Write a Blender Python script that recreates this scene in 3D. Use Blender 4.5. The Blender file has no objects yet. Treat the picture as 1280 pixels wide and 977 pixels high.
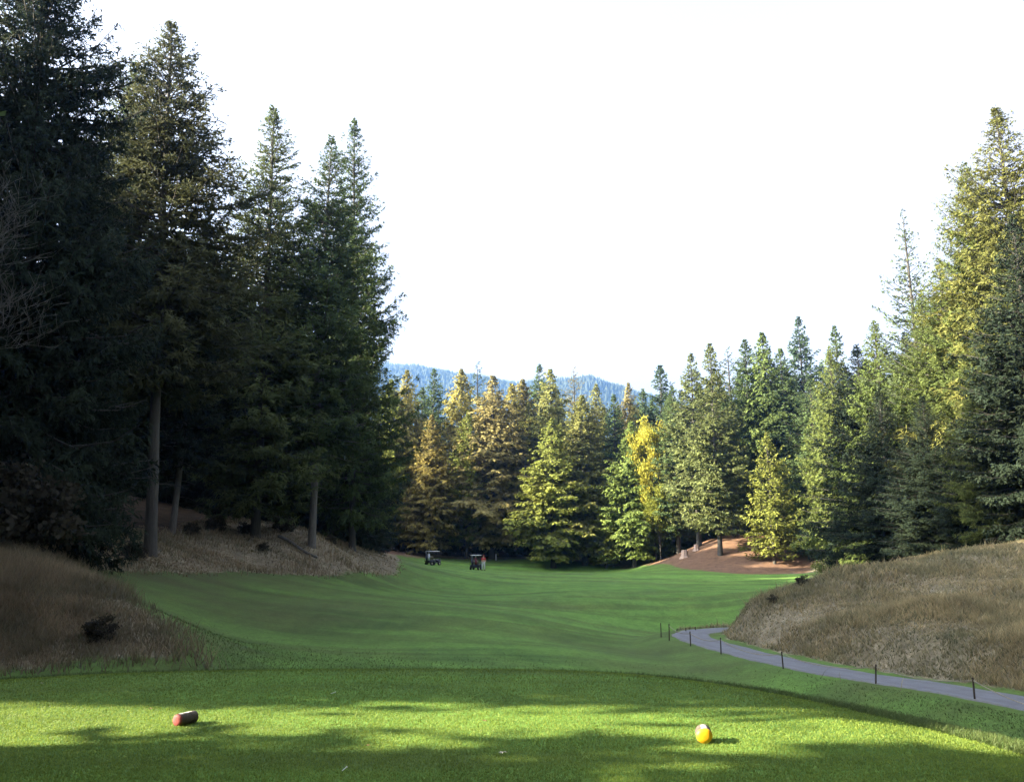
import bpy, bmesh, math, random
import numpy as np
from mathutils import Vector, Matrix
R_ = math.radians
random.seed(7)
SC = bpy.context.scene
COL = SC.collection

# ------------------------------------------------------------------ camera
EYE = 1.6
PITCH = R_(11.4)
cam_d = bpy.data.cameras.new("camera"); cam = bpy.data.objects.new("camera", cam_d); COL.objects.link(cam)
cam.location = (0, 0, EYE); cam.rotation_euler = (R_(90) + PITCH, 0, 0)
cam_d.sensor_fit = 'HORIZONTAL'; cam_d.sensor_width = 36; cam_d.lens = 28.125
cam_d.clip_start = 0.1; cam_d.clip_end = 12000
SC.camera = cam
# ------------------------------------------------------------------ sky and sun
SUN_EL, SUN_AZ = R_(23), R_(5)          # the sun stands to the left and a little behind the camera
S = Vector((-math.cos(SUN_AZ) * math.cos(SUN_EL), -math.sin(SUN_AZ) * math.cos(SUN_EL), math.sin(SUN_EL)))
w = bpy.data.worlds.new("World"); SC.world = w; w.use_nodes = True
nt = w.node_tree; nt.nodes.clear()
sky = nt.nodes.new('ShaderNodeTexSky'); sky.sky_type = 'NISHITA'; sky.sun_disc = False
sky.sun_elevation = SUN_EL; sky.sun_rotation = math.atan2(S.x, S.y)
sky.air_density = 1.0; sky.dust_density = 6.0; sky.ozone_density = 1.0
bg = nt.nodes.new('ShaderNodeBackground'); bg.inputs['Strength'].default_value = 0.080
wo = nt.nodes.new('ShaderNodeOutputWorld')
hs = nt.nodes.new('ShaderNodeHueSaturation'); hs.inputs['Hue'].default_value = .53; hs.inputs['Saturation'].default_value = .30   # thin white veil over the blue
nt.links.new(sky.outputs[0], hs.inputs['Color']); nt.links.new(hs.outputs[0], bg.inputs[0]); nt.links.new(bg.outputs[0], wo.inputs[0])
sd = bpy.data.lights.new("sun", 'SUN'); sd.energy = 5.0; sd.angle = R_(0.53); sd.color = (1.0, 0.88, 0.64)
so = bpy.data.objects.new("sun", sd); COL.objects.link(so); so.rotation_euler = S.to_track_quat('Z', 'Y').to_euler()
so.location = (-60, 0, 60)
SC.view_settings.view_transform = 'Standard'; SC.view_settings.look = 'None'
SC.view_settings.exposure = 3.08; SC.view_settings.gamma = 1.0
try:
    SC.cycles.max_bounces = 6; SC.cycles.diffuse_bounces = 3; SC.cycles.transparent_max_bounces = 4
    SC.cycles.volume_bounces = 1; SC.cycles.use_denoising = True
except Exception: pass

# ------------------------------------------------------------------ helpers
CP, SP = math.cos(PITCH), math.sin(PITCH)
def at(px, py, Y):
    """world x and z of the point that photograph pixel (px, py) shows at distance Y"""
    t = (py - 488.5) / 1000.0; a = (px - 640) / 1000.0
    d = CP + t * SP
    return a / d * Y, EYE + (SP - t * CP) / d * Y
def pixel(x, y, z):
    dy = y * CP + (z - EYE) * SP; dz = -y * SP + (z - EYE) * CP
    return 640 + 1000 * x / dy, 488.5 - 1000 * dz / dy
def smooth(a, b, v):
    t = np.clip((v - a) / (b - a), 0, 1); return t * t * (3 - 2 * t)

def P(px, py, Y):
    x, z = at(px, py, Y); return (x, Y, z)
pts = [
 # valley of the fairway
 (0,-12,-.7),(0,14,-1.3),(0,20,-1.5),(2,27,-1.5),(1,37,-1.3),(4,50,-1.1),(0,70,-.8),(12,75,-.9),
 P(541,706,100),P(597,712,95),P(690,699,132),P(800,707,122),P(560,698,130),P(900,716,85),P(1010,717,85),P(740,716,85),
 P(760,730,62),P(900,740,52),
 # left dry mound and bank
 P(290,834,17.5),P(200,790,17.5),P(130,745,19),P(0,690,23),P(60,715,21),P(0,800,16.5),P(100,800,16.8),(-20,15,1.9),(-12,13.5,-.3),(-26,22,3.8),
 P(200,742,29),P(150,716,32),P(188,692,38),P(213,665,46),P(389,668,54),P(280,650,55),P(443,686,61),P(500,719,60),P(350,716,44),P(420,717,49),P(470,718,55),P(260,716,38),
 P(300,742,35),P(420,735,42),P(300,782,28),P(400,762,33),P(250,790,23.5),P(340,822,20.5),P(340,808,23.5),P(430,815,24.5),P(430,828,21),
 P(500,705,92),P(485,688,122),P(520,697,120),(-22,90,3),(-30,70,6),(-35,50,6.5),(-35,30,5.2),(-35,8,4),(-30,-14,3),(-15,0,.8),(-60,40,9),(-60,-20,7),(-60,100,9),
 # path and right mound
 (13.5,14,-1.65),(11.3,17.4,-1.7),(9.7,21.3,-1.7),(8.4,24.6,-1.7),(7.6,28.7,-1.75),(7.3,33.5,-1.8),(9.2,37.3,-1.85),(14,40,-1.9),
 P(930,760,33.8),P(1020,726,35),P(1090,713,35),P(1150,701,35),P(1280,681,34),P(1000,772,29.6),P(1100,782,25.5),P(1200,800,22),P(1280,862,18.6),
 P(1280,760,25),P(1280,720,29),P(1150,745,29.5),(19,18.5,.4),
 (14,47,-1.2),(20,45,.8),(29,45,1.8),(18,56,-1.0),(26,66,-.9),(42,62,1.5),(44,88,2),(30,35,2.6),(30,22,2.5),
 (3.5,12,-1.1),(6,14,-1.35),(5,6,-1.0),(9,9,-1.5),(15,5,-1.4),(25,10,.8),(15,-12,-.4),(45,0,3),(60,40,5),
 # far dirt mound and far wood
 P(850,699,108),P(825,704,112),P(900,673,112),P(960,668,112),P(1010,684,108),P(900,700,104),P(960,702,102),P(1000,712,98),(22,135,1.6),(42,132,4.2),(0,155,2.0),(-35,150,3),
 (60,100,5),(80,150,7),(-80,180,9),(0,220,6),(80,260,8),(-90,-60,8),(90,-60,4),(0,-70,-1),(-160,80,10),(160,80,8),(150,280,9),(-160,280,10),(0,300,8),
]
PTS = np.array(pts, float)
def tps_fit(P3, lam=0.6):
    n = len(P3); d = np.linalg.norm(P3[:, None, :2] - P3[None, :, :2], axis=2)
    K = np.where(d > 0, d * d * np.log(d + 1e-9), 0)
    A = np.zeros((n + 3, n + 3)); A[:n, :n] = K + lam * np.eye(n)
    Q = np.c_[np.ones(n), P3[:, :2]]; A[:n, n:] = Q; A[n:, :n] = Q.T
    return np.linalg.solve(A, np.r_[P3[:, 2], 0, 0, 0])
TW = tps_fit(PTS)
def fbm(x, y, seed, oct=6):
    r = np.random.RandomState(seed); o = 0; a = 1; f = 1
    for k in range(oct):
        for _ in range(3):
            th = r.uniform(0, 6.28); ph = r.uniform(0, 6.28)
            o = o + a * np.sin((x * np.cos(th) + y * np.sin(th)) * f + ph) / 3
        a *= .5; f *= 1.9
    return o
def tee_dist(x, y):
    rx = np.where(x < -1, 8.8, 5.0)
    a_, b_ = np.abs((x + 1) / rx) ** 3, np.abs(np.maximum(y, 0) / 11.75) ** 3
    rho = (a_ + b_) ** (1 / 3.0)
    k = np.where(x > -1, a_ / (a_ + b_ + 1e-9), 0)
    return (rho - 1) * (10 - 6.8 * k)
def hz(x, y):
    x = np.atleast_1d(np.asarray(x, float)); y = np.atleast_1d(np.asarray(y, float))
    out = np.zeros(x.shape)
    xf, yf = x.ravel(), y.ravel(); o = np.zeros(xf.shape)
    cx, cy = np.clip(xf, -170, 170), np.clip(yf, -75, 300)
    for i in range(0, len(xf), 20000):
        s = slice(i, i + 20000)
        d2 = (cx[s, None] - PTS[None, :, 0]) ** 2 + (cy[s, None] - PTS[None, :, 1]) ** 2
        K = 0.5 * d2 * np.log(d2 + 1e-9)
        o[s] = K @ TW[:len(PTS)] + TW[-3] + TW[-2] * cx[s] + TW[-1] * cy[s]
    m = 1 - smooth(-0.3, 4.2, tee_dist(xf, yf))
    o = o * (1 - m) + 0.0 * m
    # lumps on the unmown banks
    d = dryness(xf, yf)
    o += d * .16 * fbm(xf * .9, yf * .9, 31, 4)
    if PCZ is not None:
        near = np.where((xf > 4) & (xf < 26) & (yf > 0) & (yf < 46))[0]
        if len(near):
            P_, Zb = PCZ
            d2 = (xf[near, None] - P_[None, :, 0]) ** 2 + (yf[near, None] - P_[None, :, 1]) ** 2
            j = d2.argmin(1); wgt = 1 - smooth(1.0, 2.6, np.sqrt(d2[np.arange(len(j)), j]))
            o[near] = o[near] * (1 - wgt) + Zb[j] * wgt
    return o.reshape(x.shape)
PCZ = None
def set_path_bed():
    global PCZ
    pc_ = np.array([[p.x, p.y] for p in catmull([(a, b) for a, b in PATH], 12)])
    z = hz(pc_[:, 0], pc_[:, 1]); k = np.ones(15) / 15
    z = np.convolve(np.pad(z, 7, mode='edge'), k, 'valid'); PCZ = (pc_, z)
def h1(x, y): return float(hz([x], [y])[0])

# outlines of what is mown and what is not (plan view)
def poly_sd(poly, x, y):
    """signed distance to a polygon, negative inside"""
    p = np.array(poly, float); d = np.full(x.shape, 1e9); ins = np.zeros(x.shape, bool)
    for i in range(len(p)):
        a, b = p[i], p[(i + 1) % len(p)]
        e = b - a; wx, wy = x - a[0], y - a[1]
        t = np.clip((wx * e[0] + wy * e[1]) / (e @ e), 0, 1)
        d = np.minimum(d, np.hypot(wx - t * e[0], wy - t * e[1]))
        c = ((a[1] <= y) != (b[1] <= y)) & (x < a[0] + (y - a[1]) / (b[1] - a[1] + 1e-12) * e[0])
        ins ^= c
    return np.where(ins, -d, d)
def XY(px, py, Y): return (at(px, py, Y)[0], Y)
PATH = [(20,3.5),(16.2,10),(13.6,14),(11.35,17.6),(9.75,21.3),(8.45,24.8),(7.65,28.7),(7.25,32.2),(7.6,35.2),(9.4,37.4),(12.5,39.2),(17,40.6),(23,42)]
MOWN = [(-60,-20),(-11,-20),(-11,8),(-11.5,13.2),XY(285,836,16.6),XY(230,800,19),XY(120,748,23.5),XY(110,722,30),XY(200,720,34),XY(350,720,43),XY(420,720,47),XY(470,722,53),XY(508,720,60),
         XY(512,705,92),XY(500,697,118),XY(560,697,131),XY(700,697,133),XY(802,707,119),XY(850,710,102),XY(930,713,94),XY(1025,714,90),(33,72),(25,60),(19,50),(14,42.5),(7,40),
         (6.2,33),(6.6,28.7),(7.4,24.6),(8.7,21),(10.4,17),(12.6,13.5),(15.2,9.5),(19,3.0),(40,-20)]
def dryness(x, y):
    g = poly_sd(MOWN, x, y)
    pd = path_d(x, y)
    return smooth(-0.2, 1.6, g) * smooth(.8, 1.5, pd)
def path_d(x, y):
    d = np.full(x.shape, 1e9)
    for (a, b) in zip(PATH[:-1], PATH[1:]):
        ex, ey = b[0] - a[0], b[1] - a[1]
        t = np.clip(((x - a[0]) * ex + (y - a[1]) * ey) / (ex * ex + ey * ey), 0, 1)
        d = np.minimum(d, np.hypot(x - a[0] - t * ex, y - a[1] - t * ey))
    return d

def catmull(pts, n=10):
    out = []
    for i in range(len(pts) - 1):
        p0 = Vector(pts[max(i - 1, 0)]); p1 = Vector(pts[i]); p2 = Vector(pts[i + 1]); p3 = Vector(pts[min(i + 2, len(pts) - 1)])
        for k in range(n):
            t = k / n
            out.append(.5 * ((2 * p1) + (-p0 + p2) * t + (2 * p0 - 5 * p1 + 4 * p2 - p3) * t * t + (-p0 + 3 * p1 - 3 * p2 + p3) * t ** 3))
    out.append(Vector(pts[-1])); return out
def np_mesh(name, verts, quads=None, tris=None, attrs=None, smooth_=False):
    me = bpy.data.meshes.new(name)
    verts = np.ascontiguousarray(verts, dtype=np.float32).reshape(-1, 3)
    me.vertices.add(len(verts)); me.vertices.foreach_set('co', verts.ravel())
    loops, tot = [], []
    if quads is not None and len(quads): loops.append(np.asarray(quads).ravel()); tot.append(np.full(len(quads), 4))
    if tris is not None and len(tris): loops.append(np.asarray(tris).ravel()); tot.append(np.full(len(tris), 3))
    loops = np.concatenate(loops).astype(np.int32); tot = np.concatenate(tot).astype(np.int32)
    me.loops.add(len(loops)); me.loops.foreach_set('vertex_index', loops)
    me.polygons.add(len(tot)); me.polygons.foreach_set('loop_start', np.r_[0, np.cumsum(tot)[:-1]].astype(np.int32))
    try: me.polygons.foreach_set('loop_total', tot)
    except Exception: pass
    me.update(calc_edges=True); me.validate()
    if attrs:
        for k, v in attrs.items():
            a = me.attributes.new(k, 'FLOAT', 'POINT'); a.data.foreach_set('value', np.ascontiguousarray(v, dtype=np.float32).ravel())
    if smooth_: me.polygons.foreach_set('use_smooth', np.ones(len(tot), bool)); me.update()
    return me
def tag(o, label=None, cat=None, group=None, kind=None):
    if label: o['label'] = label
    if cat: o['category'] = cat
    if group: o['group'] = group
    if kind: o['kind'] = kind
    return o
def obj(name, me, m=None, parent=None):
    o = bpy.data.objects.new(name, me); COL.objects.link(o)
    if m is not None and len(me.materials) == 0: me.materials.append(m)
    if parent is not None: o.parent = parent
    return o
def empty(name, loc=(0, 0, 0), rz=0):
    o = bpy.data.objects.new(name, None); COL.objects.link(o); o.location = loc; o.rotation_euler = (0, 0, rz); o.empty_display_size = .3
    return o
# bmesh shape helpers
def bm_box(bm, c, s, rot=None, bevel=0.0, taper=None):
    r = bmesh.ops.create_cube(bm, size=1.0); vs = r['verts']
    for v in vs:
        if taper and v.co.z > 0: v.co.x *= taper[0]; v.co.y *= taper[1]
        v.co = Vector((v.co.x * s[0], v.co.y * s[1], v.co.z * s[2]))
    if bevel:
        es = list({e for v in vs for e in v.link_edges})
        rb = bmesh.ops.bevel(bm, geom=es, offset=bevel, segments=2, affect='EDGES')
        vs = list({v for f in rb['faces'] for v in f.verts} | {v for v in vs if v.is_valid})
    M = Matrix.Translation(c) @ (rot.to_4x4() if rot else Matrix())
    bmesh.ops.transform(bm, matrix=M, verts=vs)
def bm_tube(bm, p, q, r1, r2=None, n=10):
    p, q = Vector(p), Vector(q); d = q - p
    r = bmesh.ops.create_cone(bm, cap_ends=True, segments=n, radius1=r1, radius2=r2 if r2 is not None else r1, depth=d.length)
    bmesh.ops.transform(bm, matrix=Matrix.Translation((p + q) / 2) @ d.to_track_quat('Z', 'Y').to_matrix().to_4x4(), verts=r['verts'])
def bm_obj(name, bm, m, parent=None, sm=False):
    me = bpy.data.meshes.new(name); bm.to_mesh(me); bm.free()
    if sm: me.polygons.foreach_set('use_smooth', [True] * len(me.polygons))
    return obj(name, me, m, parent)

# ------------------------------------------------------------------ materials
def mat(name):
    m = bpy.data.materials.new(name); m.use_nodes = True
    n = m.node_tree.nodes; b = n['Principled BSDF']; return m, m.node_tree, n, b
def ramp(nt, fac, stops):
    r = nt.nodes.new('ShaderNodeValToRGB'); e = r.color_ramp.elements
    e[0].position, e[0].color = stops[0][0], (*stops[0][1], 1); e[1].position, e[1].color = stops[1][0], (*stops[1][1], 1)
    for p, c in stops[2:]:
        k = e.new(p); k.color = (*c, 1)
    nt.links.new(fac, r.inputs[0]); return r.outputs[0]
def noise(nt, vec, scale, detail=4, rough=.55, dist=0):
    t = nt.nodes.new('ShaderNodeTexNoise'); t.inputs['Scale'].default_value = scale; t.inputs['Detail'].default_value = detail
    t.inputs['Roughness'].default_value = rough; t.inputs['Distortion'].default_value = dist
    if vec is not None: nt.links.new(vec, t.inputs['Vector'])
    return t.outputs['Fac']
def mapping(nt, vec, sc):
    m = nt.nodes.new('ShaderNodeMapping'); m.inputs['Scale'].default_value = sc; nt.links.new(vec, m.inputs['Vector']); return m.outputs[0]
def mix(nt, f, a, b, mode='MIX'):
    m = nt.nodes.new('ShaderNodeMix'); m.data_type = 'RGBA'; m.blend_type = mode
    if isinstance(f, (int, float)): m.inputs[0].default_value = f
    else: nt.links.new(f, m.inputs[0])
    for v, s in ((a, m.inputs[6]), (b, m.inputs[7])):
        if isinstance(v, tuple): s.default_value = (*v, 1)
        else: nt.links.new(v, s)
    return m.outputs[2]
def math_(nt, op, a, b=None, clamp=False):
    m = nt.nodes.new('ShaderNodeMath'); m.operation = op; m.use_clamp = clamp
    for v, s in ((a, m.inputs[0]), (b, m.inputs[1])):
        if v is None: continue
        if isinstance(v, (int, float)): s.default_value = v
        else: nt.links.new(v, s)
    return m.outputs[0]
def bump(nt, h, b, strength, dist):
    k = nt.nodes.new('ShaderNodeBump'); k.inputs['Strength'].default_value = strength; k.inputs['Distance'].default_value = dist
    nt.links.new(h, k.inputs['Height']); nt.links.new(k.outputs[0], b.inputs['Normal'])
def attr(nt, name):
    a = nt.nodes.new('ShaderNodeAttribute'); a.attribute_name = name; return a.outputs['Fac']

def plain(name, col, rough=.6, var=.15, scale=8, metal=0, spec=.4):
    m, nt, n, b = mat(name)
    tc = n.new('ShaderNodeTexCoord').outputs['Object']
    f = noise(nt, tc, scale, 5)
    c = ramp(nt, f, [(.3, tuple(v * (1 - var) for v in col)), (.7, tuple(min(1, v * (1 + var)) for v in col))])
    nt.links.new(c, b.inputs['Base Color']); b.inputs['Roughness'].default_value = rough; b.inputs['Metallic'].default_value = metal
    b.inputs['Specular IOR Level'].default_value = spec
    return m

# the ground
GM, nt, n, b = mat('ground')
geo = n.new('ShaderNodeNewGeometry').outputs['Position']
n1 = noise(nt, geo, .22, 5, .6); n2 = noise(nt, mapping(nt, geo, (.07, .35, .3)), 1.0, 4, .6, .6); n3 = noise(nt, geo, 9, 6, .7)
n4 = noise(nt, geo, 60, 3, .8); n5 = noise(nt, geo, 1.6, 5, .65)
g = ramp(nt, n1, [(.3, (.056, .108, .028)), (.7, (.110, .170, .038))])
g = mix(nt, ramp(nt, n2, [(.40, (0, 0, 0)), (.60, (1, 1, 1))]), g, (.115, .225, .044))
worn = ramp(nt, noise(nt, mapping(nt, geo, (.10, .16, .2)), 1.0, 5, .6, 1.0), [(.55, (0, 0, 0)), (.72, (1, 1, 1))])
g = mix(nt, math_(nt, 'MULTIPLY', worn, .42), g, (.095, .085, .045))
n6 = noise(nt, mapping(nt, geo, (1.0, .5, 1)), .9, 6, .75, .4)
g = mix(nt, .55, g, ramp(nt, n6, [(.35, (.32, .33, .3)), (.65, (.70, .68, .62))]), 'OVERLAY')
g = mix(nt, .5, g, ramp(nt, n3, [(.3, (.3, .3, .3)), (.7, (.85, .85, .85))]), 'OVERLAY')
g = mix(nt, .45, g, ramp(nt, n4, [(.3, (.25, .25, .25)), (.7, (.8, .8, .8))]), 'OVERLAY')
dry = ramp(nt, n5, [(.28, (.11, .095, .06)), (.5, (.20, .17, .11)), (.72, (.30, .255, .17))])
dry = mix(nt, .5, dry, ramp(nt, n3, [(.3, (.25, .25, .25)), (.7, (.9, .9, .9))]), 'OVERLAY')
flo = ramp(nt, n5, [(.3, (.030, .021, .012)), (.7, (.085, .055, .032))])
dirt = ramp(nt, n5, [(.3, (.10, .06, .042)), (.7, (.21, .125, .08))])
dirt = mix(nt, .4, dirt, ramp(nt, n3, [(.3, (.3, .3, .3)), (.7, (.8, .8, .8))]), 'OVERLAY')
jag = math_(nt, 'MULTIPLY', math_(nt, 'SUBTRACT', n5, .5), 1.1)
def mask(nm):
    v = math_(nt, 'ADD', attr(nt, nm), jag); return ramp(nt, v, [(.38, (0, 0, 0)), (.62, (1, 1, 1))])
g = mix(nt, math_(nt, 'MULTIPLY', attr(nt, 'worn'), math_(nt, 'ADD', .05, n1)), g, (.085, .085, .045))
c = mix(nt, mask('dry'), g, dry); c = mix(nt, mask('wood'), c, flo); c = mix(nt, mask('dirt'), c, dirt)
nt.links.new(c, b.inputs['Base Color']); b.inputs['Roughness'].default_value = .9; b.inputs['Specular IOR Level'].default_value = .15
hh = math_(nt, 'ADD', math_(nt, 'MULTIPLY', n3, .5), math_(nt, 'MULTIPLY', n4, .25)); bump(nt, hh, b, .8, .06)

def blade_mat(name, base, tip, varc, patch=None):
    m, nt, n, b = mat(name)
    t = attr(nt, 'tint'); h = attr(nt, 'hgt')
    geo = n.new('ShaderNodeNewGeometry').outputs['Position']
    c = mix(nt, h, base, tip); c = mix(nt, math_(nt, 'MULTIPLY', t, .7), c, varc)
    c = mix(nt, .35 if patch is None else .6, c, ramp(nt, noise(nt, geo, .9, 5, .65), [(.35, (.3, .3, .3)), (.65, (.75, .75, .75))]), 'OVERLAY')
    if patch: c = mix(nt, math_(nt, 'MULTIPLY', ramp(nt, noise(nt, geo, .33, 5, .7), [(.46, (0, 0, 0)), (.60, (1, 1, 1))]), .6), c, patch)
    nt.links.new(c, b.inputs['Base Color']); b.inputs['Roughness'].default_value = .55; b.inputs['Specular IOR Level'].default_value = .25
    tr = n.new('ShaderNodeBsdfTranslucent'); nt.links.new(c, tr.inputs[0])
    ms = n.new('ShaderNodeMixShader'); ms.inputs[0].default_value = .4
    nt.links.new(b.outputs[0], ms.inputs[1]); nt.links.new(tr.outputs[0], ms.inputs[2])
    nt.links.new(ms.outputs[0], n['Material Output'].inputs[0]); return m
M_TURF = blade_mat('turf blades', (.044, .084, .040), (.20, .30, .044), (.30, .35, .05))
M_ROUGH = blade_mat('rough blades', (.062, .108, .032), (.085, .140, .038), (.13, .14, .05))
M_DRY = blade_mat('dry blades', (.20, .165, .092), (.58, .475, .26), (.31, .23, .12), (.17, .18, .10))
M_DRYL = blade_mat('grey dry blades', (.14, .11, .066), (.39, .31, .185), (.20, .15, .10), (.11, .115, .07))
M_DRYG = blade_mat('faded blades', (.09, .095, .05), (.19, .20, .11), (.28, .25, .15))

def leaf_mat(name, trans=.25):
    m, nt, n, b = mat(name)
    oi = n.new('ShaderNodeObjectInfo'); t = attr(nt, 'tint')
    geo = n.new('ShaderNodeTexCoord').outputs['Object']
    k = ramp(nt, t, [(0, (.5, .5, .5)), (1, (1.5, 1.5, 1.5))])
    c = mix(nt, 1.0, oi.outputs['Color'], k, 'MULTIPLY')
    patch = ramp(nt, noise(nt, geo, .38, 3), [(.48, (0, 0, 0)), (.66, (1, 1, 1))])
    c = mix(nt, math_(nt, 'MULTIPLY', patch, .38), c, mix(nt, 1.0, c, (1.16, 1.02, .85), 'MULTIPLY'))
    nt.links.new(c, b.inputs['Base Color']); b.inputs['Roughness'].default_value = .75; b.inputs['Specular IOR Level'].default_value = .08
    tr = n.new('ShaderNodeBsdfTranslucent'); nt.links.new(c, tr.inputs[0])
    ms = n.new('ShaderNodeMixShader'); ms.inputs[0].default_value = trans
    nt.links.new(b.outputs[0], ms.inputs[1]); nt.links.new(tr.outputs[0], ms.inputs[2])
    nt.links.new(ms.outputs[0], n['Material Output'].inputs[0]); return m
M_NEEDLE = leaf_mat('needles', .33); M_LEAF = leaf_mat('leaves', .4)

def bark_mat(name, a, bcol):
    m, nt, n, b = mat(name)
    tc = n.new('ShaderNodeTexCoord').outputs['Object']
    f = noise(nt, mapping(nt, tc, (7, 7, 1.2)), 1.5, 6, .7, .8); f2 = noise(nt, tc, .7, 3)
    c = ramp(nt, f, [(.32, a), (.68, bcol)])
    c = mix(nt, math_(nt, 'MULTIPLY', f2, .5), c, (.10, .11, .085))
    nt.links.new(c, b.inputs['Base Color']); b.inputs['Roughness'].default_value = .9
    bump(nt, f, b, .9, .04); return m
M_BARK = bark_mat('bark', (.020, .016, .015), (.060, .048, .044)); M_BARKP = bark_mat('pale bark', (.07, .063, .06), (.17, .155, .147))
M_BARKM = bark_mat('grey twig bark', (.06, .056, .052), (.14, .13, .12))
M_ASPH, nt, n, b = mat('path surface')
geo = n.new('ShaderNodeNewGeometry').outputs['Position']
edge = attr(nt, 'edge')
f = noise(nt, geo, 2.0, 6, .6); f2 = noise(nt, geo, 70, 3, .8)
c = ramp(nt, f, [(.3, (.125, .13, .145)), (.7, (.175, .18, .20))])
c = mix(nt, .5, c, ramp(nt, f2, [(.3, (.3, .3, .3)), (.7, (.8, .8, .8))]), 'OVERLAY')
e = ramp(nt, math_(nt, 'ADD', edge, math_(nt, 'MULTIPLY', math_(nt, 'SUBTRACT', noise(nt, geo, 6, 5), .5), .5)), [(.80, (0, 0, 0)), (.98, (1, 1, 1))])
c = mix(nt, math_(nt, 'MULTIPLY', e, .8), c, (.12, .12, .06))
tr_ = ramp(nt, math_(nt, 'ABSOLUTE', math_(nt, 'SUBTRACT', edge, .42)), [(.0, (1, 1, 1)), (.22, (0, 0, 0))])
c = mix(nt, math_(nt, 'MULTIPLY', tr_, .35), c, (.11, .11, .12))
nt.links.new(c, b.inputs['Base Color']); b.inputs['Roughness'].default_value = .8; bump(nt, f2, b, .4, .01)

set_path_bed()
# ------------------------------------------------------------------ the ground sheet
def axis(lo, hi, a, b2, step, growth):
    v = list(np.arange(a, b2 + 1e-6, step)); s = step; x = v[-1]
    while x < hi: s *= growth; x += s; v.append(min(x, hi))
    s = step; x = a
    while x > lo: s *= growth; x -= s; v.insert(0, max(x, lo))
    return np.array(v)
gx = axis(-2600, 2600, -26, 28, .3, 1.06); gy = axis(-300, 4200, 3, 46, .3, 1.035)
GX, GY = np.meshgrid(gx, gy)
GZ = hz(GX, GY)
fx, fy = GX.ravel(), GY.ravel()
dr = dryness(fx, fy)
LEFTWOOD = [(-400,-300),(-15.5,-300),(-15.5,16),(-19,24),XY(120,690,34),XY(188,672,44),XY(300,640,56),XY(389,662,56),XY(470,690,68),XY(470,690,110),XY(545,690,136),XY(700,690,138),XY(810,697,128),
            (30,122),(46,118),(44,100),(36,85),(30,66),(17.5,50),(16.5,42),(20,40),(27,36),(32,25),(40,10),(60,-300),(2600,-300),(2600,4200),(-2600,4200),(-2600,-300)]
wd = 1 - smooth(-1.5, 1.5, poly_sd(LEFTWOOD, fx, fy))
DIRT = [XY(800,706,120),XY(850,710,101),XY(930,713,93),XY(1010,714,92),XY(1030,690,108),(44,118),(30,119),XY(850,690,120)]
di = 1 - smooth(-1.5, 1.0, poly_sd(DIRT, fx, fy))
DIRT2 = [XY(478,700,112),XY(522,697,118),XY(560,693,134),XY(500,680,138),XY(470,680,125)]
di = np.maximum(di, (1 - smooth(-1.0, 1.0, poly_sd(DIRT2, fx, fy))) * .55)
worn_ = np.exp(-(((fx + 11) / 7.5) ** 2 + ((fy - 34) / 11.) ** 2)) * .95 + .6 * np.exp(-(((fx - 4.5) / 3.) ** 2 + ((fy - 28) / 5.) ** 2)) + .5 * smooth(-3.5, .5, poly_sd(MOWN, fx, fy)) * (fy > 14)
ny, nx = GX.shape
idx = np.arange(ny * nx).reshape(ny, nx)
quads = np.stack([idx[:-1, :-1], idx[:-1, 1:], idx[1:, 1:], idx[1:, :-1]], -1).reshape(-1, 4)
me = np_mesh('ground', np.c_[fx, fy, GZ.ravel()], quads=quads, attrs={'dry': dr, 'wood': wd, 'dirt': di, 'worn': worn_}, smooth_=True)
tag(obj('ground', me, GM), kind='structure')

# path, laid on the ground
pc = catmull([(a, b) for a, b in PATH], 12)
W = .82; NC = 13; V = []; E = []
for i, p in enumerate(pc):
    t = (pc[min(i + 1, len(pc) - 1)] - pc[max(i - 1, 0)]).normalized(); nrm = Vector((t.y, -t.x))
    wv = W * (1 + .05 * math.sin(i * .7) + .04 * math.sin(i * 1.9))
    for k in range(NC):
        s = -1 + 2 * k / (NC - 1); q = p + nrm * s * wv; V.append((q.x, q.y)); E.append(abs(s))
V = np.array(V); E = np.array(E)
Zg = hz(V[:, 0], V[:, 1])
Zc = Zg.reshape(-1, NC)
Zs = Zc.mean(1, keepdims=True)
Zp = np.maximum(Zc + .02, Zs + .02 + 0 * Zc)
Zp[:, 0] = Zc[:, 0] - .03; Zp[:, -1] = Zc[:, -1] - .03
np_ = len(pc); idx = np.arange(np_ * NC).reshape(np_, NC)
quads = np.stack([idx[:-1, :-1], idx[:-1, 1:], idx[1:, 1:], idx[1:, :-1]], -1).reshape(-1, 4)
tag(obj('path', np_mesh('path', np.c_[V, Zp.ravel()], quads=quads, attrs={'edge': E}, smooth_=True), M_ASPH), kind='structure')

# far hills
HM, nt, n, b = mat('far wooded slope')
geo = n.new('ShaderNodeNewGeometry').outputs['Position']
c = ramp(nt, noise(nt, geo, .03, 6, .7), [(.35, (.022, .036, .018)), (.65, (.055, .070, .030))])
nt.links.new(c, b.inputs['Base Color']); b.inputs['Roughness'].default_value = 1
hx = np.linspace(-900, 1000, 190); hy = np.linspace(900, 2300, 90); HX, HY = np.meshgrid(hx, hy)
prof_px = [0, 480, 520, 560, 640, 690, 735, 770, 800, 850, 1280]; prof_py = [500, 457, 459, 468, 477, 472, 466, 475, 487, 500, 520]
def ridge(X):
    pxx = 640 + 1000 * X / 1700.0 * CP
    py = np.interp(pxx, prof_px, prof_py); t = (py - 488.5) / 1000
    return EYE + (SP - t * CP) / (CP + t * SP) * 1700 - 8
RX = ridge(HX)
env = np.exp(-((HY - 1700) / 330.0) ** 2)
HZ = 6 + (RX - 6) * env * (1 + .05 * fbm(HX / 120, HY / 120, 3)) ; HZ = np.maximum(HZ, 5)
HZ = HZ + 2.0 * fbm(HX / 12, HY / 12, 5, 3)
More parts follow.
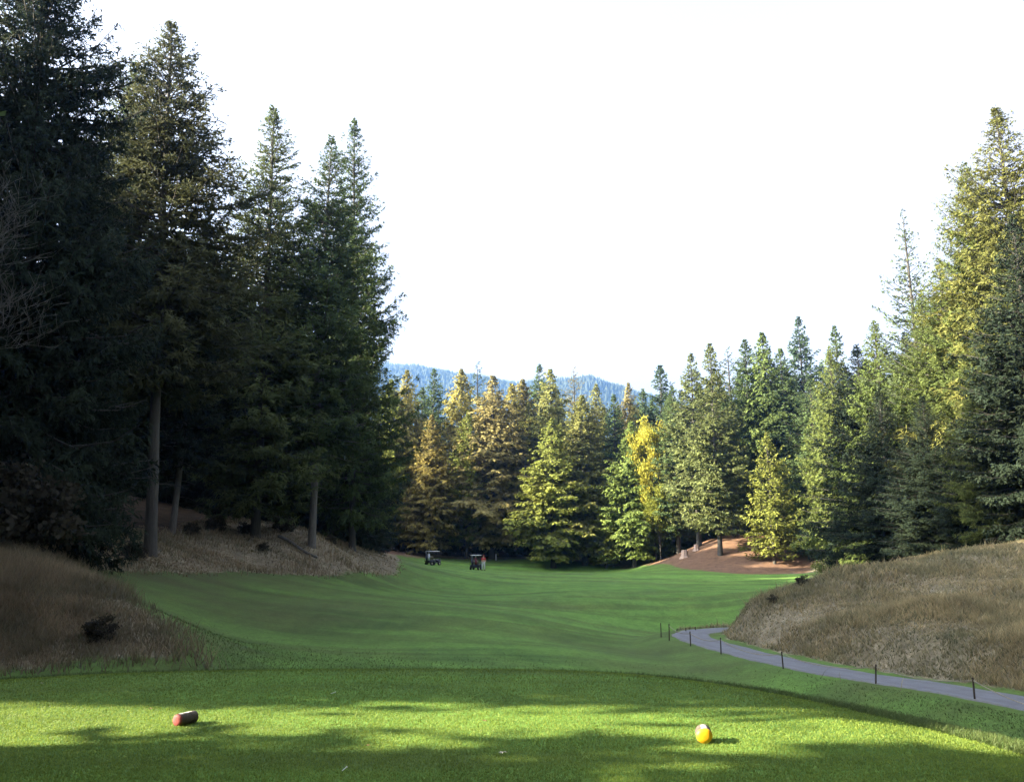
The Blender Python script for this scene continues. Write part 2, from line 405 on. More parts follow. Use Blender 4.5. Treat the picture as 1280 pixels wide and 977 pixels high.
ny, nx = HX.shape; idx = np.arange(ny * nx).reshape(ny, nx)
quads = np.stack([idx[:-1, :-1], idx[:-1, 1:], idx[1:, 1:], idx[1:, :-1]], -1).reshape(-1, 4)
tag(obj('hills', np_mesh('hills', np.c_[HX.ravel(), HY.ravel(), HZ.ravel()], quads=quads, smooth_=True), HM), kind='structure')
# the wood that covers them: thousands of far crowns as one mass
rs = np.random.RandomState(11); N = 26000
tx = rs.uniform(-420, 420, N); ty = rs.uniform(1350, 1790, N)
ix = np.clip(((tx - hx[0]) / (hx[1] - hx[0])), 0, nx - 1.01); iy = np.clip((ty - hy[0]) / (hy[1] - hy[0]), 0, ny - 1.01)
tz = HZ[iy.astype(int), ix.astype(int)] - 3
th = rs.uniform(9, 17, N); tr = th * rs.uniform(.2, .3, N)
ang = np.arange(5) * 2 * np.pi / 5
ring = np.stack([np.cos(ang), np.sin(ang), 0 * ang], -1)[None] * tr[:, None, None] + np.stack([tx, ty, tz], -1)[:, None]
apex = np.stack([tx, ty, tz + th], -1)[:, None]
v = np.concatenate([ring, apex], 1); b0 = (np.arange(N) * 6)[:, None]
tri = np.concatenate([np.stack([b0[:, 0] + k, b0[:, 0] + (k + 1) % 5, b0[:, 0] + 5], -1) for k in range(5)])
tag(obj('far_wood', np_mesh('far_wood', v.reshape(-1, 3), tris=tri), HM), 'dense conifer wood covering the hazy blue ridge', 'wood', None, 'stuff')

# ------------------------------------------------------------------ trees
def norm(v): return v / (np.linalg.norm(v, axis=-1, keepdims=True) + 1e-9)
def tube_np(path, rad, n):
    """path (B,K,3), rad (B,K) -> verts, quads"""
    B, K, _ = path.shape
    d = norm(np.gradient(path, axis=1)); ref = np.where(np.abs(d[..., 2:3]) > .9, np.array([1., 0, 0]), np.array([0, 0, 1.]))
    u = norm(np.cross(d, ref)); v = np.cross(d, u)
    a = np.arange(n) * 2 * np.pi / n
    ringv = path[:, :, None] + rad[:, :, None, None] * (u[:, :, None] * np.cos(a)[None, None, :, None] + v[:, :, None] * np.sin(a)[None, None, :, None])
    i = np.arange(B * K * n).reshape(B, K, n)
    q = np.stack([i[:, :-1], np.roll(i, -1, 2)[:, :-1], np.roll(i, -1, 2)[:, 1:], i[:, 1:]], -1).reshape(-1, 4)
    return ringv.reshape(-1, 3), q
def cards(base, dirv, L, Wd, rng, tint, face=None):
    """needle sprays: one kite per spray"""
    N = len(base)
    r = norm(rng.normal(size=(N, 3)))
    if face is not None: r = norm(r * .55 + face)
    wv = norm(np.cross(dirv, r))
    nrm = np.cross(wv, dirv)
    tip = base + dirv * L[:, None]
    mid = base + dirv * (L * .45)[:, None]
    a = mid + wv * Wd[:, None] * .5 + nrm * (L * .05)[:, None]; b = mid - wv * Wd[:, None] * .5 + nrm * (L * .05)[:, None]
    v = np.stack([base, a, tip, b], 1).reshape(-1, 3)
    q = np.arange(N * 4).reshape(N, 4)
    return v, q, np.repeat(tint, 4)
def conifer(seed, H=28., R=4., pl=.6, cb=.25, nb=230, tsp=.34, cstep=.085, clen=.42, cwid=.12, droop=.32, e_low=-8, e_top=38, tipup=.16, shape=.85, hang=.35, trunk_r=.32, irregular=.35, bare=10, fan=.55):
    rng = np.random.RandomState(seed)
    u = np.sort(rng.uniform(0, 1, nb) ** .92)
    u = np.clip(u + .0 * u, 0, .995)
    z0 = H * (cb + (.99 - cb) * u)
    az = np.arange(nb) * 2.39996 + rng.normal(0, .35, nb)
    prof = (1 - np.exp(-((1 - u) / pl) * 1.6)) / (1 - math.exp(-1.6 / pl)) * np.minimum(1, .6 + u / .2 * .4) + .008
    prof = prof * (1 - u) ** .12
    lob = 1 + irregular * (.5 * np.sin(u * 23 + az * 1 + seed) + .5 * np.sin(az * 2 + u * 9 + seed * 2)) * .6
    L = R * prof * lob * rng.uniform(1 - irregular, 1.1, nb)
    L = np.maximum(L, .10)
    e0 = np.radians(e_low + (e_top - e_low) * u ** 1.3 + rng.normal(0, 5, nb))
    out = np.stack([np.cos(az), np.sin(az), 0 * az], -1)
    def bpos(i, s):
        r = L[i] * s
        z = z0[i] + r * np.tan(e0[i]) - droop * L[i] * s ** 2 * (1 - .5 * u[i]) + tipup * L[i] * s ** 4
        return out[i] * (r * np.cos(e0[i] * .4))[:, None] + np.stack([0 * r, 0 * r, z], -1)
    # limbs
    K = 5; ss = np.linspace(0, 1, K); bi = np.repeat(np.arange(nb), K)
    path = bpos(bi, np.tile(ss, nb)).reshape(nb, K, 3)
    br = (0.018 + .011 * L)[:, None] * (1 - .85 * ss)[None]
    bv, bq = tube_np(path, br, 3)
    # side twigs
    nt_ = np.maximum(3, np.ceil(L * .9 / tsp * (1.0))).astype(int) * 2
    ti = np.repeat(np.arange(nb), nt_)
    T = len(ti); s = rng.uniform(.10, 1, T) ** .8
    side = np.where(rng.rand(T) < .5, -1, 1)
    aa = az[ti] + side * np.radians(rng.uniform(25, 75, T))
    tb = bpos(ti, s)
    lt = (.14 + .36 * L[ti] * (1.05 - s) ** .8) * rng.uniform(.6, 1.2, T); lt = np.minimum(lt, 1.5)
    lt = np.maximum(lt, .07 + .16 * (1 - u[ti]))
    td = norm(np.stack([np.cos(aa), np.sin(aa), -hang + rng.normal(0, .15, T) + .5 * u[ti]], -1))
    nc = np.maximum(2, np.ceil(lt / cstep)).astype(int)
    ci = np.repeat(np.arange(T), nc); N = len(ci)
    q = rng.uniform(0, 1, N)
    sag = np.stack([np.zeros(N), np.zeros(N), -hang * .5 * lt[ci] * q ** 2], -1)
    cbp = tb[ci] + td[ci] * (lt[ci] * q)[:, None] + sag
    cd = norm(td[ci] + fan * rng.normal(size=(N, 3)) + np.array([0, 0, -hang * .8]))
    cl = clen * rng.uniform(.6, 1.25, N) * (1 - .62 * u[ti[ci]] ** 1.5) ; cw = cwid * rng.uniform(.7, 1.3, N)
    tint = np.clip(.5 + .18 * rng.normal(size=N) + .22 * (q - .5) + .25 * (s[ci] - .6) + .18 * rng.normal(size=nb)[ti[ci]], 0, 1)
    # leader
    M = 12; lz = H * rng.uniform(.965, .998, M); la = rng.uniform(0, 6.28, M)
    lb = np.stack([0 * lz, 0 * lz, lz], -1); ld = norm(np.stack([np.cos(la), np.sin(la), rng.uniform(.4, 1.6, M)], -1))
    fc = out[ti[ci]] * .75 + td[ci] * .25; fc = np.c_[fc[:, :2], np.full(N, .55)]
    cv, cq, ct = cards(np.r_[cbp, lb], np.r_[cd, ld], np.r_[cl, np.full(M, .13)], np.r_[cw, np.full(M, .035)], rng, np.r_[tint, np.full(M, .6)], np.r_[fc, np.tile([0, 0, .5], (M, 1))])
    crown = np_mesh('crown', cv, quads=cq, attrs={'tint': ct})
    # trunk
    KK = 22; hz_ = np.linspace(0, 1, KK) ** 1.15; wob = np.cumsum(rng.normal(0, .03, (KK, 2)), 0) * .6; wob -= wob[0]
    wob *= np.linspace(1, 0, KK)[:, None] ** .5 * 1.0
    tp = np.c_[wob * np.minimum(1, hz_ * 5)[:, None], hz_ * H * .985 - .5][None]
    rr = (trunk_r * (1 - hz_) ** .75 + .02 + trunk_r * .55 * np.exp(-hz_ * 45))[None]
    tv, tq = tube_np(tp, rr, 12)
    # dead snags under the crown
    if bare:
        sz = H * rng.uniform(.10, cb + .1, bare); sa = rng.uniform(0, 6.28, bare); sl = rng.uniform(.5, 2.2, bare)
        k = np.linspace(0, 1, 4)
        sp = np.stack([np.cos(sa)[:, None] * sl[:, None] * k, np.sin(sa)[:, None] * sl[:, None] * k, sz[:, None] + sl[:, None] * (.15 * k - .35 * k ** 2)], -1)
        sv, sq = tube_np(sp, np.repeat((.03 * (1 - .8 * k))[None], bare, 0), 3)
    else: sv, sq = np.zeros((0, 3)), np.zeros((0, 4), int)
    v = np.r_[tv, bv, sv]; qd = np.r_[tq, bq + len(tv), sq + len(tv) + len(bv)]
    trunk = np_mesh('trunk', v, quads=qd, smooth_=True)
    print('conifer', seed, 'cards', N)
    return dict(crown=crown, trunk=trunk, H=H, R=R)
def broadleaf(seed, H=14., R=4., n=260, per=70, size=.22, cb=.25, tr=.16, rough=1.0):
    rng = np.random.RandomState(seed)
    c = norm(rng.normal(size=(n, 3))) * (rng.uniform(.25, 1, n) ** .5)[:, None]
    c[:, 2] = np.where(c[:, 2] < 0, c[:, 2] * .85, c[:, 2])
    lob = 1 + rough * (.25 * np.sin(c[:, 0] * 5 + seed) * np.cos(c[:, 1] * 6) + .15 * np.sin(c[:, 2] * 9 + seed))
    cen = np.array([0, 0, H * (cb + (1 - cb) * .5)])
    c = c * lob[:, None] * np.array([R, R, H * (1 - cb) * .5]) + cen
    ci = np.repeat(np.arange(n), per); N = len(ci)
    b = c[ci] + rng.normal(size=(N, 3)) * np.array([.42, .42, .30]) * R / 4
    d = norm(rng.normal(size=(N, 3)) + np.array([0, 0, -.35]))
    tint = np.clip(.5 + .17 * rng.normal(size=N) + .2 * rng.normal(size=n)[ci], 0, 1)
    cv, cq, ct = cards(b, d, size * rng.uniform(.7, 1.3, N), size * .75 * rng.uniform(.7, 1.3, N), rng, tint)
    crown = np_mesh('crown', cv, quads=cq, attrs={'tint': ct})
    K = 6; k = np.linspace(0, 1, K); sel = rng.choice(n, min(70, n), False)
    st = np.stack([np.zeros(len(sel)), np.zeros(len(sel)), rng.uniform(.15, .65, len(sel)) * H], -1)
    st[:, 2] = np.minimum(st[:, 2], c[sel, 2] * .8)
    p = st[:, None] * (1 - k)[None, :, None] + c[sel][:, None] * k[None, :, None] + np.array([0, 0, 1.])[None, None] * (np.sin(k * np.pi) * .3)[None, :, None]
    bv, bq = tube_np(p, np.repeat((tr * .35 * (1 - .88 * k))[None], len(sel), 0), 4)
    kk = np.linspace(0, 1, 12); tp = np.c_[.15 * np.sin(kk * 4), .12 * np.cos(kk * 5) - .12, kk * H * .85 - .4][None]
    tv, tq = tube_np(tp, (tr * (1 - .9 * kk) + tr * .4 * np.exp(-kk * 20))[None], 10)
    return dict(crown=crown, trunk=np_mesh('trunk', np.r_[tv, bv], quads=np.r_[tq, bq + len(tv)], smooth_=True), H=H, R=R, leaf=True)

KINDS = {}
for k, sd_ in enumerate((1, 2, 3, 4)):   # open old firs with clear trunks
    KINDS['fir%d' % k] = conifer(sd_, H=26, R=5.2, pl=.62, trunk_r=.24, cb=(.28, .15, .20, .05)[k], nb=420, tsp=.30, cstep=.058, clen=.34, cwid=.075, droop=.20, e_low=-4, e_top=34, tipup=.24, shape=.9, hang=.25, irregular=.42, bare=14)
for k, sd_ in enumerate((11, 12, 13)):  # dense, clothed to the ground
    KINDS['spruce%d' % k] = conifer(sd_, H=26, R=7.4, pl=.9, cb=.02, nb=430, tsp=.36, cstep=.07, clen=.36, cwid=.11, droop=.30, e_low=-6, e_top=42, tipup=.24, shape=.85, hang=.35, irregular=.34, bare=0, trunk_r=.3)
for k, sd_ in enumerate((14, 15)):      # the same kind with finer sprays, for the nearest ones
    KINDS['near%d' % k] = conifer(sd_, H=26, R=7.4, pl=.9, cb=.02, nb=620, tsp=.30, cstep=.052, clen=.31, cwid=.068, droop=.30, e_low=-6, e_top=42, tipup=.24, shape=.85, hang=.35, irregular=.34, bare=0, trunk_r=.3)
KINDS['dense0'] = conifer(17, H=26, R=6.6, pl=.9, cb=.01, nb=640, tsp=.34, cstep=.075, clen=.50, cwid=.24, droop=.30, e_low=-6, e_top=42, tipup=.24, hang=.35, irregular=.0, bare=0)  # coarse and opaque, made to block sun from out of view
for k, sd_ in enumerate((21, 22, 23)):  # far hanging cedars, coarser sprays
    KINDS['cedar%d' % k] = conifer(sd_, H=30, R=5.9, pl=.6, cb=.09, nb=380, tsp=.48, cstep=.13, clen=.62, cwid=.26, droop=.45, e_low=4, e_top=48, tipup=.12, shape=.72, hang=.7, irregular=.42, bare=4, fan=.5)
for k, sd_ in enumerate((31, 32)):      # far firs
    KINDS['ffir%d' % k] = conifer(sd_, H=30, R=5.6, pl=.7, cb=.11, nb=330, tsp=.46, cstep=.12, clen=.55, cwid=.2, droop=.25, e_low=0, e_top=40, tipup=.2, shape=.82, hang=.3, irregular=.42, bare=6)
KINDS['thin0'] = conifer(41, H=24, R=4.2, pl=.9, cb=.12, nb=170, tsp=.36, cstep=.10, clen=.34, cwid=.09, droop=.12, e_low=8, e_top=50, tipup=.2, shape=.95, hang=.1, irregular=.45, bare=4, trunk_r=.2)
KINDS['young0'] = conifer(51, H=12, R=3.3, pl=.9, cb=.06, nb=170, tsp=.28, cstep=.09, clen=.34, cwid=.12, droop=.22, e_low=4, e_top=45, tipup=.25, shape=.9, hang=.25, irregular=.35, bare=0, trunk_r=.13)
KINDS['maple0'] = broadleaf(61, H=16, R=4.2, n=240, per=60, size=.34, cb=.28)
KINDS['leafy0'] = broadleaf(64, H=17, R=5.2, n=700, per=110, size=.28, cb=.10, rough=.15)
KINDS['bush0'] = broadleaf(62, H=1.6, R=.9, n=60, per=50, size=.11, cb=.0, tr=.03)
KINDS['bush1'] = broadleaf(63, H=5.0, R=2.6, n=150, per=70, size=.2, cb=.02, tr=.07)

GREEN_D = (.025, .037, .023); GREEN = (.076, .110, .042); OLIVE = (.18, .185, .056); GOLD = (.26, .235, .068); BROWN = (.22, .19, .075)  # needle colours; the darkest also carries shade, the brighter ones sunlight
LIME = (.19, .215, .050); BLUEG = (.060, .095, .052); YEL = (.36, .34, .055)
used_first = {}
def tree(kind, x, y, H, color, label, name='fir_tree', apex=None, wide=1.0, group=None, rz=None, cat='tree', bark=None, sink=.15):
    K = KINDS[kind]; z = h1(x, y) - sink
    r = empty(name, (x, y, z)); s = H / K['H']
    c = obj('crown', K['crown'], M_LEAF if K.get('leaf') else M_NEEDLE, r); t = obj('trunk', K['trunk'], bark or M_BARK, r)
    if bark is not None and K['trunk'].materials[0] is not bark:
        t.material_slots[0].link = 'OBJECT'; t.material_slots[0].material = bark
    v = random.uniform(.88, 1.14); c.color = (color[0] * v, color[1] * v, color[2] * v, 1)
    rz = random.uniform(0, 6.28) if rz is None else rz
    M = Matrix.Rotation(rz, 4, 'Z')
    if apex is not None:
        d = (Vector(apex) - Vector((x, y, z))); H = d.length; s = H / K['H']
        M = Vector((0, 0, 1)).rotation_difference(d.normalized()).to_matrix().to_4x4() @ M
    r.matrix_world = Matrix.Translation((x, y, z)) @ M @ Matrix.Diagonal((s * wide, s * wide, s, 1))
    tag(r, label, cat, group)
    return r
def ptree(kind, apx, apy, Y, color, label, base=None, dY=0, **kw):
    """tree whose top and foot stand where the photograph has them, at distance Y"""
    ax, az = at(apx, apy, Y + dY)
    x = ax if base is None else at(base, 690, Y)[0]
    z = h1(x, Y)
    return tree(kind, x, Y, az - z, color, label, apex=(ax, Y + dY, az) if base is not None else None, **kw)

# --- the tall dark firs on the left
G_L = 'tall firs on the shaded left bank'
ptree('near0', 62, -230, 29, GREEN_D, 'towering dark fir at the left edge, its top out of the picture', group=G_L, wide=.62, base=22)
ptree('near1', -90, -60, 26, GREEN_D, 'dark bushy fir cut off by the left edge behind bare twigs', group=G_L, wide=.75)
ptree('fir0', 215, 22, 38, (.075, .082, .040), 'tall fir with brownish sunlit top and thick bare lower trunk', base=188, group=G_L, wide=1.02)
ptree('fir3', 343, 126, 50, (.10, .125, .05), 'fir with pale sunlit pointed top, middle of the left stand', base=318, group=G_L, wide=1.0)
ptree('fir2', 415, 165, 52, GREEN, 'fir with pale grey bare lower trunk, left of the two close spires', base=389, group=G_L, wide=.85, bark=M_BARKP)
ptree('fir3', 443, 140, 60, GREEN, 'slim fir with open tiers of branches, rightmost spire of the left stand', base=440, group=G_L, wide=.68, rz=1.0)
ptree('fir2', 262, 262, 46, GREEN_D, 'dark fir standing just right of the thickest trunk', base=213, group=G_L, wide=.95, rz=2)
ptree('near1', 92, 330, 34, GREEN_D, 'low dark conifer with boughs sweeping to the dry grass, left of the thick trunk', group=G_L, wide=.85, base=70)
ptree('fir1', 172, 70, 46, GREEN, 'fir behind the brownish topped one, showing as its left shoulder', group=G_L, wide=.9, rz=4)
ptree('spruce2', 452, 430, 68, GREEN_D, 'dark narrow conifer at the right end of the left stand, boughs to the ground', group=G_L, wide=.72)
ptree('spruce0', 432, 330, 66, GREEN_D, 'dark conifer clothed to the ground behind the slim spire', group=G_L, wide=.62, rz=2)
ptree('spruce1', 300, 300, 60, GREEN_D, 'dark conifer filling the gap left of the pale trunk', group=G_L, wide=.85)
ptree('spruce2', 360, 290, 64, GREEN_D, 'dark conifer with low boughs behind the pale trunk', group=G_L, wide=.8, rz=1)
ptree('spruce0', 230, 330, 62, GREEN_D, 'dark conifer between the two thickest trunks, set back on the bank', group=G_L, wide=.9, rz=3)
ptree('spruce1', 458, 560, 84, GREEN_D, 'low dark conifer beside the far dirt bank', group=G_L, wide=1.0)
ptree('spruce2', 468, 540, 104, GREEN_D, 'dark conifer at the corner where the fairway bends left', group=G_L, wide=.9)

# --- the far wood across the fairway
G_F = 'sunlit conifers at the far end of the fairway'
far = [ # kind, apex x, apex y, Y, colour, width, label
 ('cedar0',489,470,134,LIME,.8,'yellow green conifer half hidden by the left stand'),
 ('cedar1',509,459,137,GOLD,.85,'slim golden conifer left of the first cart'),
 ('ffir0',528,480,141,GREEN,.8,'dark green conifer between two golden ones at the left end of the far wood'),
 ('ffir1',543,458,146,GREEN,.85,'green topped conifer rising behind the low orange one'),
 ('cedar2',540,515,128,(.225,.19,.06),.95,'low orange brown cedar above the first cart'),
 ('cedar0',577,457,142,GOLD,.9,'golden brown conifer above the gap between the carts'),
 ('thin0',597,450,150,BLUEG,1.0,'thin dark spire poking above the golden crowns'),
 ('ffir0',585,510,133,LIME,.8,'green conifer directly above the second cart'),
 ('cedar1',616,466,134,BROWN,1.15,'broad brown cedar with hanging boughs right of the second cart'),
 ('cedar2',640,476,140,GOLD,1.0,'golden cedar just left of the middle of the far wood'),
 ('cedar0',653,470,145,(.21,.18,.055),1.0,'orange tinged conifer behind the middle of the far wood'),
 ('ffir1',674,452,152,GREEN,.8,'dark pointed spire highest in the middle of the far wood'),
 ('cedar1',688,458,138,OLIVE,.95,'olive conifer right of the highest middle spire'),
 ('cedar2',690,520,124,LIME,1.25,'broad yellow green cedar standing forward with boughs near the ground'),
 ('thin0',717,457,150,BROWN,1.0,'thin reddish bare topped conifer against the blue ridge'),
 ('cedar0',727,490,127,OLIVE,1.05,'olive cedar standing forward right of the broad yellow green one'),
 ('ffir0',745,476,143,OLIVE,.8,'slim olive conifer left of the gap over the ridge'),
 ('ffir1',767,490,138,GREEN,.9,'dark conifer in the gap below the ridge'),
 ('cedar1',785,475,145,BROWN,.75,'brownish small topped conifer left of the green pyramid'),
 ('ffir0',803,482,142,GREEN,.8,'green conifer top beside the yellow maple'),
 ('cedar2',788,524,121,(.13,.175,.045),1.05,'bright green pyramid shaped conifer left of the yellow maple'),
 ('cedar0',755,600,124,LIME,1.1,'low yellow green conifer at the foot of the green pyramid'),
 ('ffir0',825,452,128,BLUEG,.95,'blue green fir rising behind the yellow maple'),
 ('ffir1',840,480,117,GREEN,.85,'dark fir right of the yellow maple'),
 ('ffir1',863,438,113,(.11,.13,.05),.85,'grey green fir, first of the pointed group above the dirt mound'),
 ('ffir0',887,424,106,(.12,.14,.05),.8,'tall pointed fir with visible trunk above the left of the dirt mound'),
 ('thin0',909,432,118,GREEN,1.1,'thin fir between two pointed firs above the dirt mound'),
 ('ffir0',930,420,116,GREEN,.85,'fir left of the flat topped pair above the dirt mound'),
 ('cedar1',952,412,114,(.11,.15,.045),.9,'rounded green fir above the centre of the dirt mound'),
 ('ffir1',997,392,122,BLUEG,.75,'dark spire with spreading tiers, highest above the dirt mound'),
 ('ffir1',975,432,112,GREEN,.95,'dense fir below the highest dark spire'),
 ('young0',958,538,101,(.20,.22,.05),.78,'small bright yellow green conifer alone on the dirt mound'),
 ('spruce1',1036,428,84,(.13,.16,.045),.62,'broad sunlit conifer at the right end of the dirt mound'),
 ('spruce2',1012,470,104,GREEN,.9,'dark conifer behind the right of the dirt mound'),
]
for k, ax, ay, Y, colr, wd_, lab in far:
    ptree(k, ax, ay, Y, colr, lab, group=G_F, wide=wd_ * 1.3, name='maple_tree' if 'maple' in k else 'conifer_tree')
x, z = at(814, 518, 119.5); tree('maple0', x, 119.5, z - h1(x, 119.5), YEL, 'bright yellow autumn maple among dark firs', name='maple_tree', wide=.60)
x, z = at(822, 596, 117); tree('maple0', x, 117, z - h1(x, 117), (.20, .22, .04), 'low yellow green maple below the bright yellow one', name='maple_tree', wide=.7)

# --- the big spruces on the right behind the dry mound
G_R = 'big conifers behind the dry mound on the right'
right = [
 ('near0',1243,128,47,(.115,.12,.035),1.0,'tallest spruce at the right, sunlit and rusty near its top'),
 ('spruce1',1335,90,46,(.13,.15,.05),.8,'large spruce cut off by the right edge'),
 ('near1',1172,318,51,(.095,.125,.038),.95,'bushy green spruce below and left of the tallest one'),
 ('thin0',1127,258,57,(.09,.12,.06),1.0,'thin see-through young fir standing above its neighbours'),
 ('near1',1216,410,42,(.115,.14,.04),.85,'sunlit spruce with stubby upright top in front of the tallest one'),
 ('near0',1275,300,42.5,(.13,.145,.042),.75,'yellow green sunlit spruce by the right edge of the picture'),
 ('spruce2',1092,395,60,(.09,.12,.036),.95,'rounded green spruce left of the thin young fir'),
 ('spruce0',1070,425,64,GREEN_D,1.1,'wide dark spruce with boughs to the ground, leftmost of the big ones'),
 ('spruce1',1098,480,52,GREEN_D,1.2,'low wide dark spruce over the crest of the dry mound'),  # dark needle colour of these low ones stands in for shade
 ('near0',1152,490,47,GREEN_D,1.25,'dark shaded spruce in the middle of the right stand'),
 ('near1',1262,530,41,GREEN_D,1.2,'low dark spruce with grey green boughs just above the dry mound'),
 ('near1',1204,196,50,(.10,.125,.036),.85,'sunlit spruce close on the left side of the tallest one'),
 ('spruce1',1150,362,54,(.10,.13,.045),1.0,'full green spruce under the thin young fir'),
 ('near0',1246,330,44,(.10,.125,.036),.8,'rounded sunlit spruce low in front of the tallest one'),
 ('spruce2',1205,500,43.5,GREEN_D,1.15,'dark shaded spruce at the top of the dry mound, right of the middle'),
 ('ffir0',1042,402,96,GREEN,.8,'small spire showing left of the wide dark spruce'),
]
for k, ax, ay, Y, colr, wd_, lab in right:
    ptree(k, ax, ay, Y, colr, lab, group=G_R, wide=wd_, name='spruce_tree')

# --- the rest of the woods: trees behind those, kept below their tops
EX = [0,140,165,200,255,290,330,390,430,470,490,500,560,640,740,800,830,900,1000,1060,1100,1150,1200,1280]
EYs = [-100,40,130,150,260,262,240,250,250,330,470,490,486,486,498,498,480,460,440,440,430,380,280,230]
def fill(x, y, H, kind, colr, lab, group, wide=1.0, name='conifer_tree'):
    z = h1(x, y)
    if y > 3:
        for _ in range(30):
            px, py = pixel(x, y, z + H)
            if not (-60 < px < 1340): break
            if py > np.interp(px, EX, EYs) + 7: break
            H *= .95
    if x < -10:
        cap = (23 + .425 * (-14 - x)) if 66 < y < 108 else (14 + .425 * (-14 - x)) if y > 66 else (19.0 + .425 * (-17 - x)) if y > 20 else 99
        H = min(H, cap - z + (rng.uniform(-1.5, 1.0)))
    if H < 7: return
    tree(kind, x, y, H, colr, lab, group=group, wide=wide, name=name)
rng = random.Random(5)
def tan_s(): return math.tan(SUN_AZ)
RN, RF = 4.0, 2.5
G_O = 'wood beyond the left edge'; L_O = 'dark conifer of the unseen wood that casts shade from beyond the left edge'
for X in np.arange(-19, -56, -5.0):
    for Y in np.arange(-13, 150, 5.0):
        x = X + rng.uniform(-1.6, 1.6); y = Y + rng.uniform(-1.6, 1.6)
        if y > 14 and x > -.60 * y - 6 and y < 75: continue       # the stand placed above
        if y >= 75 and x > -.17 * y - 7: continue
        y0 = y - x * tan_s()
        if y < 20 and (1.0 < y0 < 15 or (x > -20)): continue     # the clearing that lets the sun onto the tee
        vis = x > -.70 * y
        fill(x, y, rng.uniform(23, 28), rng.choice(['spruce0', 'spruce1', 'spruce2', 'fir0', 'fir1']) if 16 < y < 62 else 'dense0', GREEN_D,
             'dark conifer deep in the wood behind the left stand' if vis else L_O,
             'wood behind the left stand' if vis else G_O)
for x, y, H, w_ in [(-16.5, 1.75 - 16.5 * tan_s(), 16, 1.7), (-22.5, 1.0 - 22.5 * tan_s(), 20, 1.0), (-16, -3.5, 21, 1.1), (-17, -9.5, 21, 1.1), (-22, -5.5, 22, 1.1), (-28, -2.8, 23, .95), (-16, -1.0, 17, 1.15), (-19.5, -2.2, 22, 1.0)]:  # unseen trees placed and shaped to cut the near edge of the sunlit strip
    tree('dense0', x, y, H, GREEN_D, L_O, group=G_O, wide=w_, name='conifer_tree', rz=RN)
for x, y, H, w_ in [(-17.5, 14.0 - 17.5 * tan_s(), 20, .9), (-24.5, 15.6 - 24.5 * tan_s(), 21, .95), (-25, 19.5, 18, 1.0), (-30, 17.5 - 30 * tan_s(), 24, .9)]:  # unseen round crowns added to cut the far edge of the strip
    tree('leafy0', x, y, H, GREEN, 'unseen leafy maple added to edge the sunlit strip on the tee', group='unseen maples added to edge the sunlit strip', wide=w_, name='maple_tree', rz=RF)
for row, Y in enumerate((140, 150, 160)):
    for X in np.arange(-34, 44, 6.0):
        x = X + rng.uniform(-1.5, 1.5); y = Y + rng.uniform(-2, 2)
        if x > 14 and y < 128: continue
        fill(x, y, rng.uniform(24, 32), rng.choice(['cedar0', 'cedar1', 'cedar2', 'ffir0', 'ffir1']), rng.choice([OLIVE, OLIVE, GREEN, GOLD]),
             'conifer within the far wood, hidden up to its top by the trees in front', 'conifers inside the far wood')
for row in range(3):
    for X in np.arange(24, 66, 5.0):
        x = X + rng.uniform(-2, 2); y = 122 + row * 8 + rng.uniform(-2, 2) - max(0, X - 45) * .7
        fill(x, y, rng.uniform(24, 30), rng.choice(['cedar0', 'ffir0', 'spruce1', 'spruce2']), rng.choice([GREEN, GREEN_D]),
             'conifer in the wood behind the dirt mound', 'conifers behind the dirt mound')
for X in np.arange(26, 62, 6.0):
    for Y in np.arange(40, 112, 7.0):
        x = X + rng.uniform(-2, 2); y = Y + rng.uniform(-2, 2)
        if x < 38 + (0 if y < 62 else 6) and not (y < 62 and x > .55 * y + 2): continue
        fill(x, y, rng.uniform(22, 27), rng.choice(['spruce0', 'spruce1', 'spruce2', 'ffir0']), GREEN_D,
             'dark conifer in the wood behind the right stand', 'wood behind the right stand')
# unseen trees added behind the tee to cut the light of the sky
for X in np.arange(-14, 44, 5.5):
    for Y in (-11, -17):
        if X > 26 or Y < -12 or X < -8 or True:
            tree(rng.choice(['spruce0', 'spruce1', 'spruce2']), X + rng.uniform(-1.5, 1.5), Y + rng.uniform(-1.5, 1.5), rng.uniform(23, 29), GREEN_D, 'dark conifer of the added wood behind the tee, unseen and put in to dim the sky light', group='added wood behind the tee', name='conifer_tree')
for Y in np.arange(-6, 30, 5.5):  # unseen rows added on the right to dim the sky light
    for X in (27, 33):
        x, y = X + rng.uniform(-1.5, 1.5), Y + rng.uniform(-1.5, 1.5)
        if x < .66 * y + 9: continue
        tree(rng.choice(['spruce0', 'spruce1', 'spruce2']), x, y, rng.uniform(22, 27), GREEN_D, 'dark conifer of the added wood beyond the right edge, unseen and put in to dim the sky light', group='added wood beyond the right edge', name='conifer_tree')
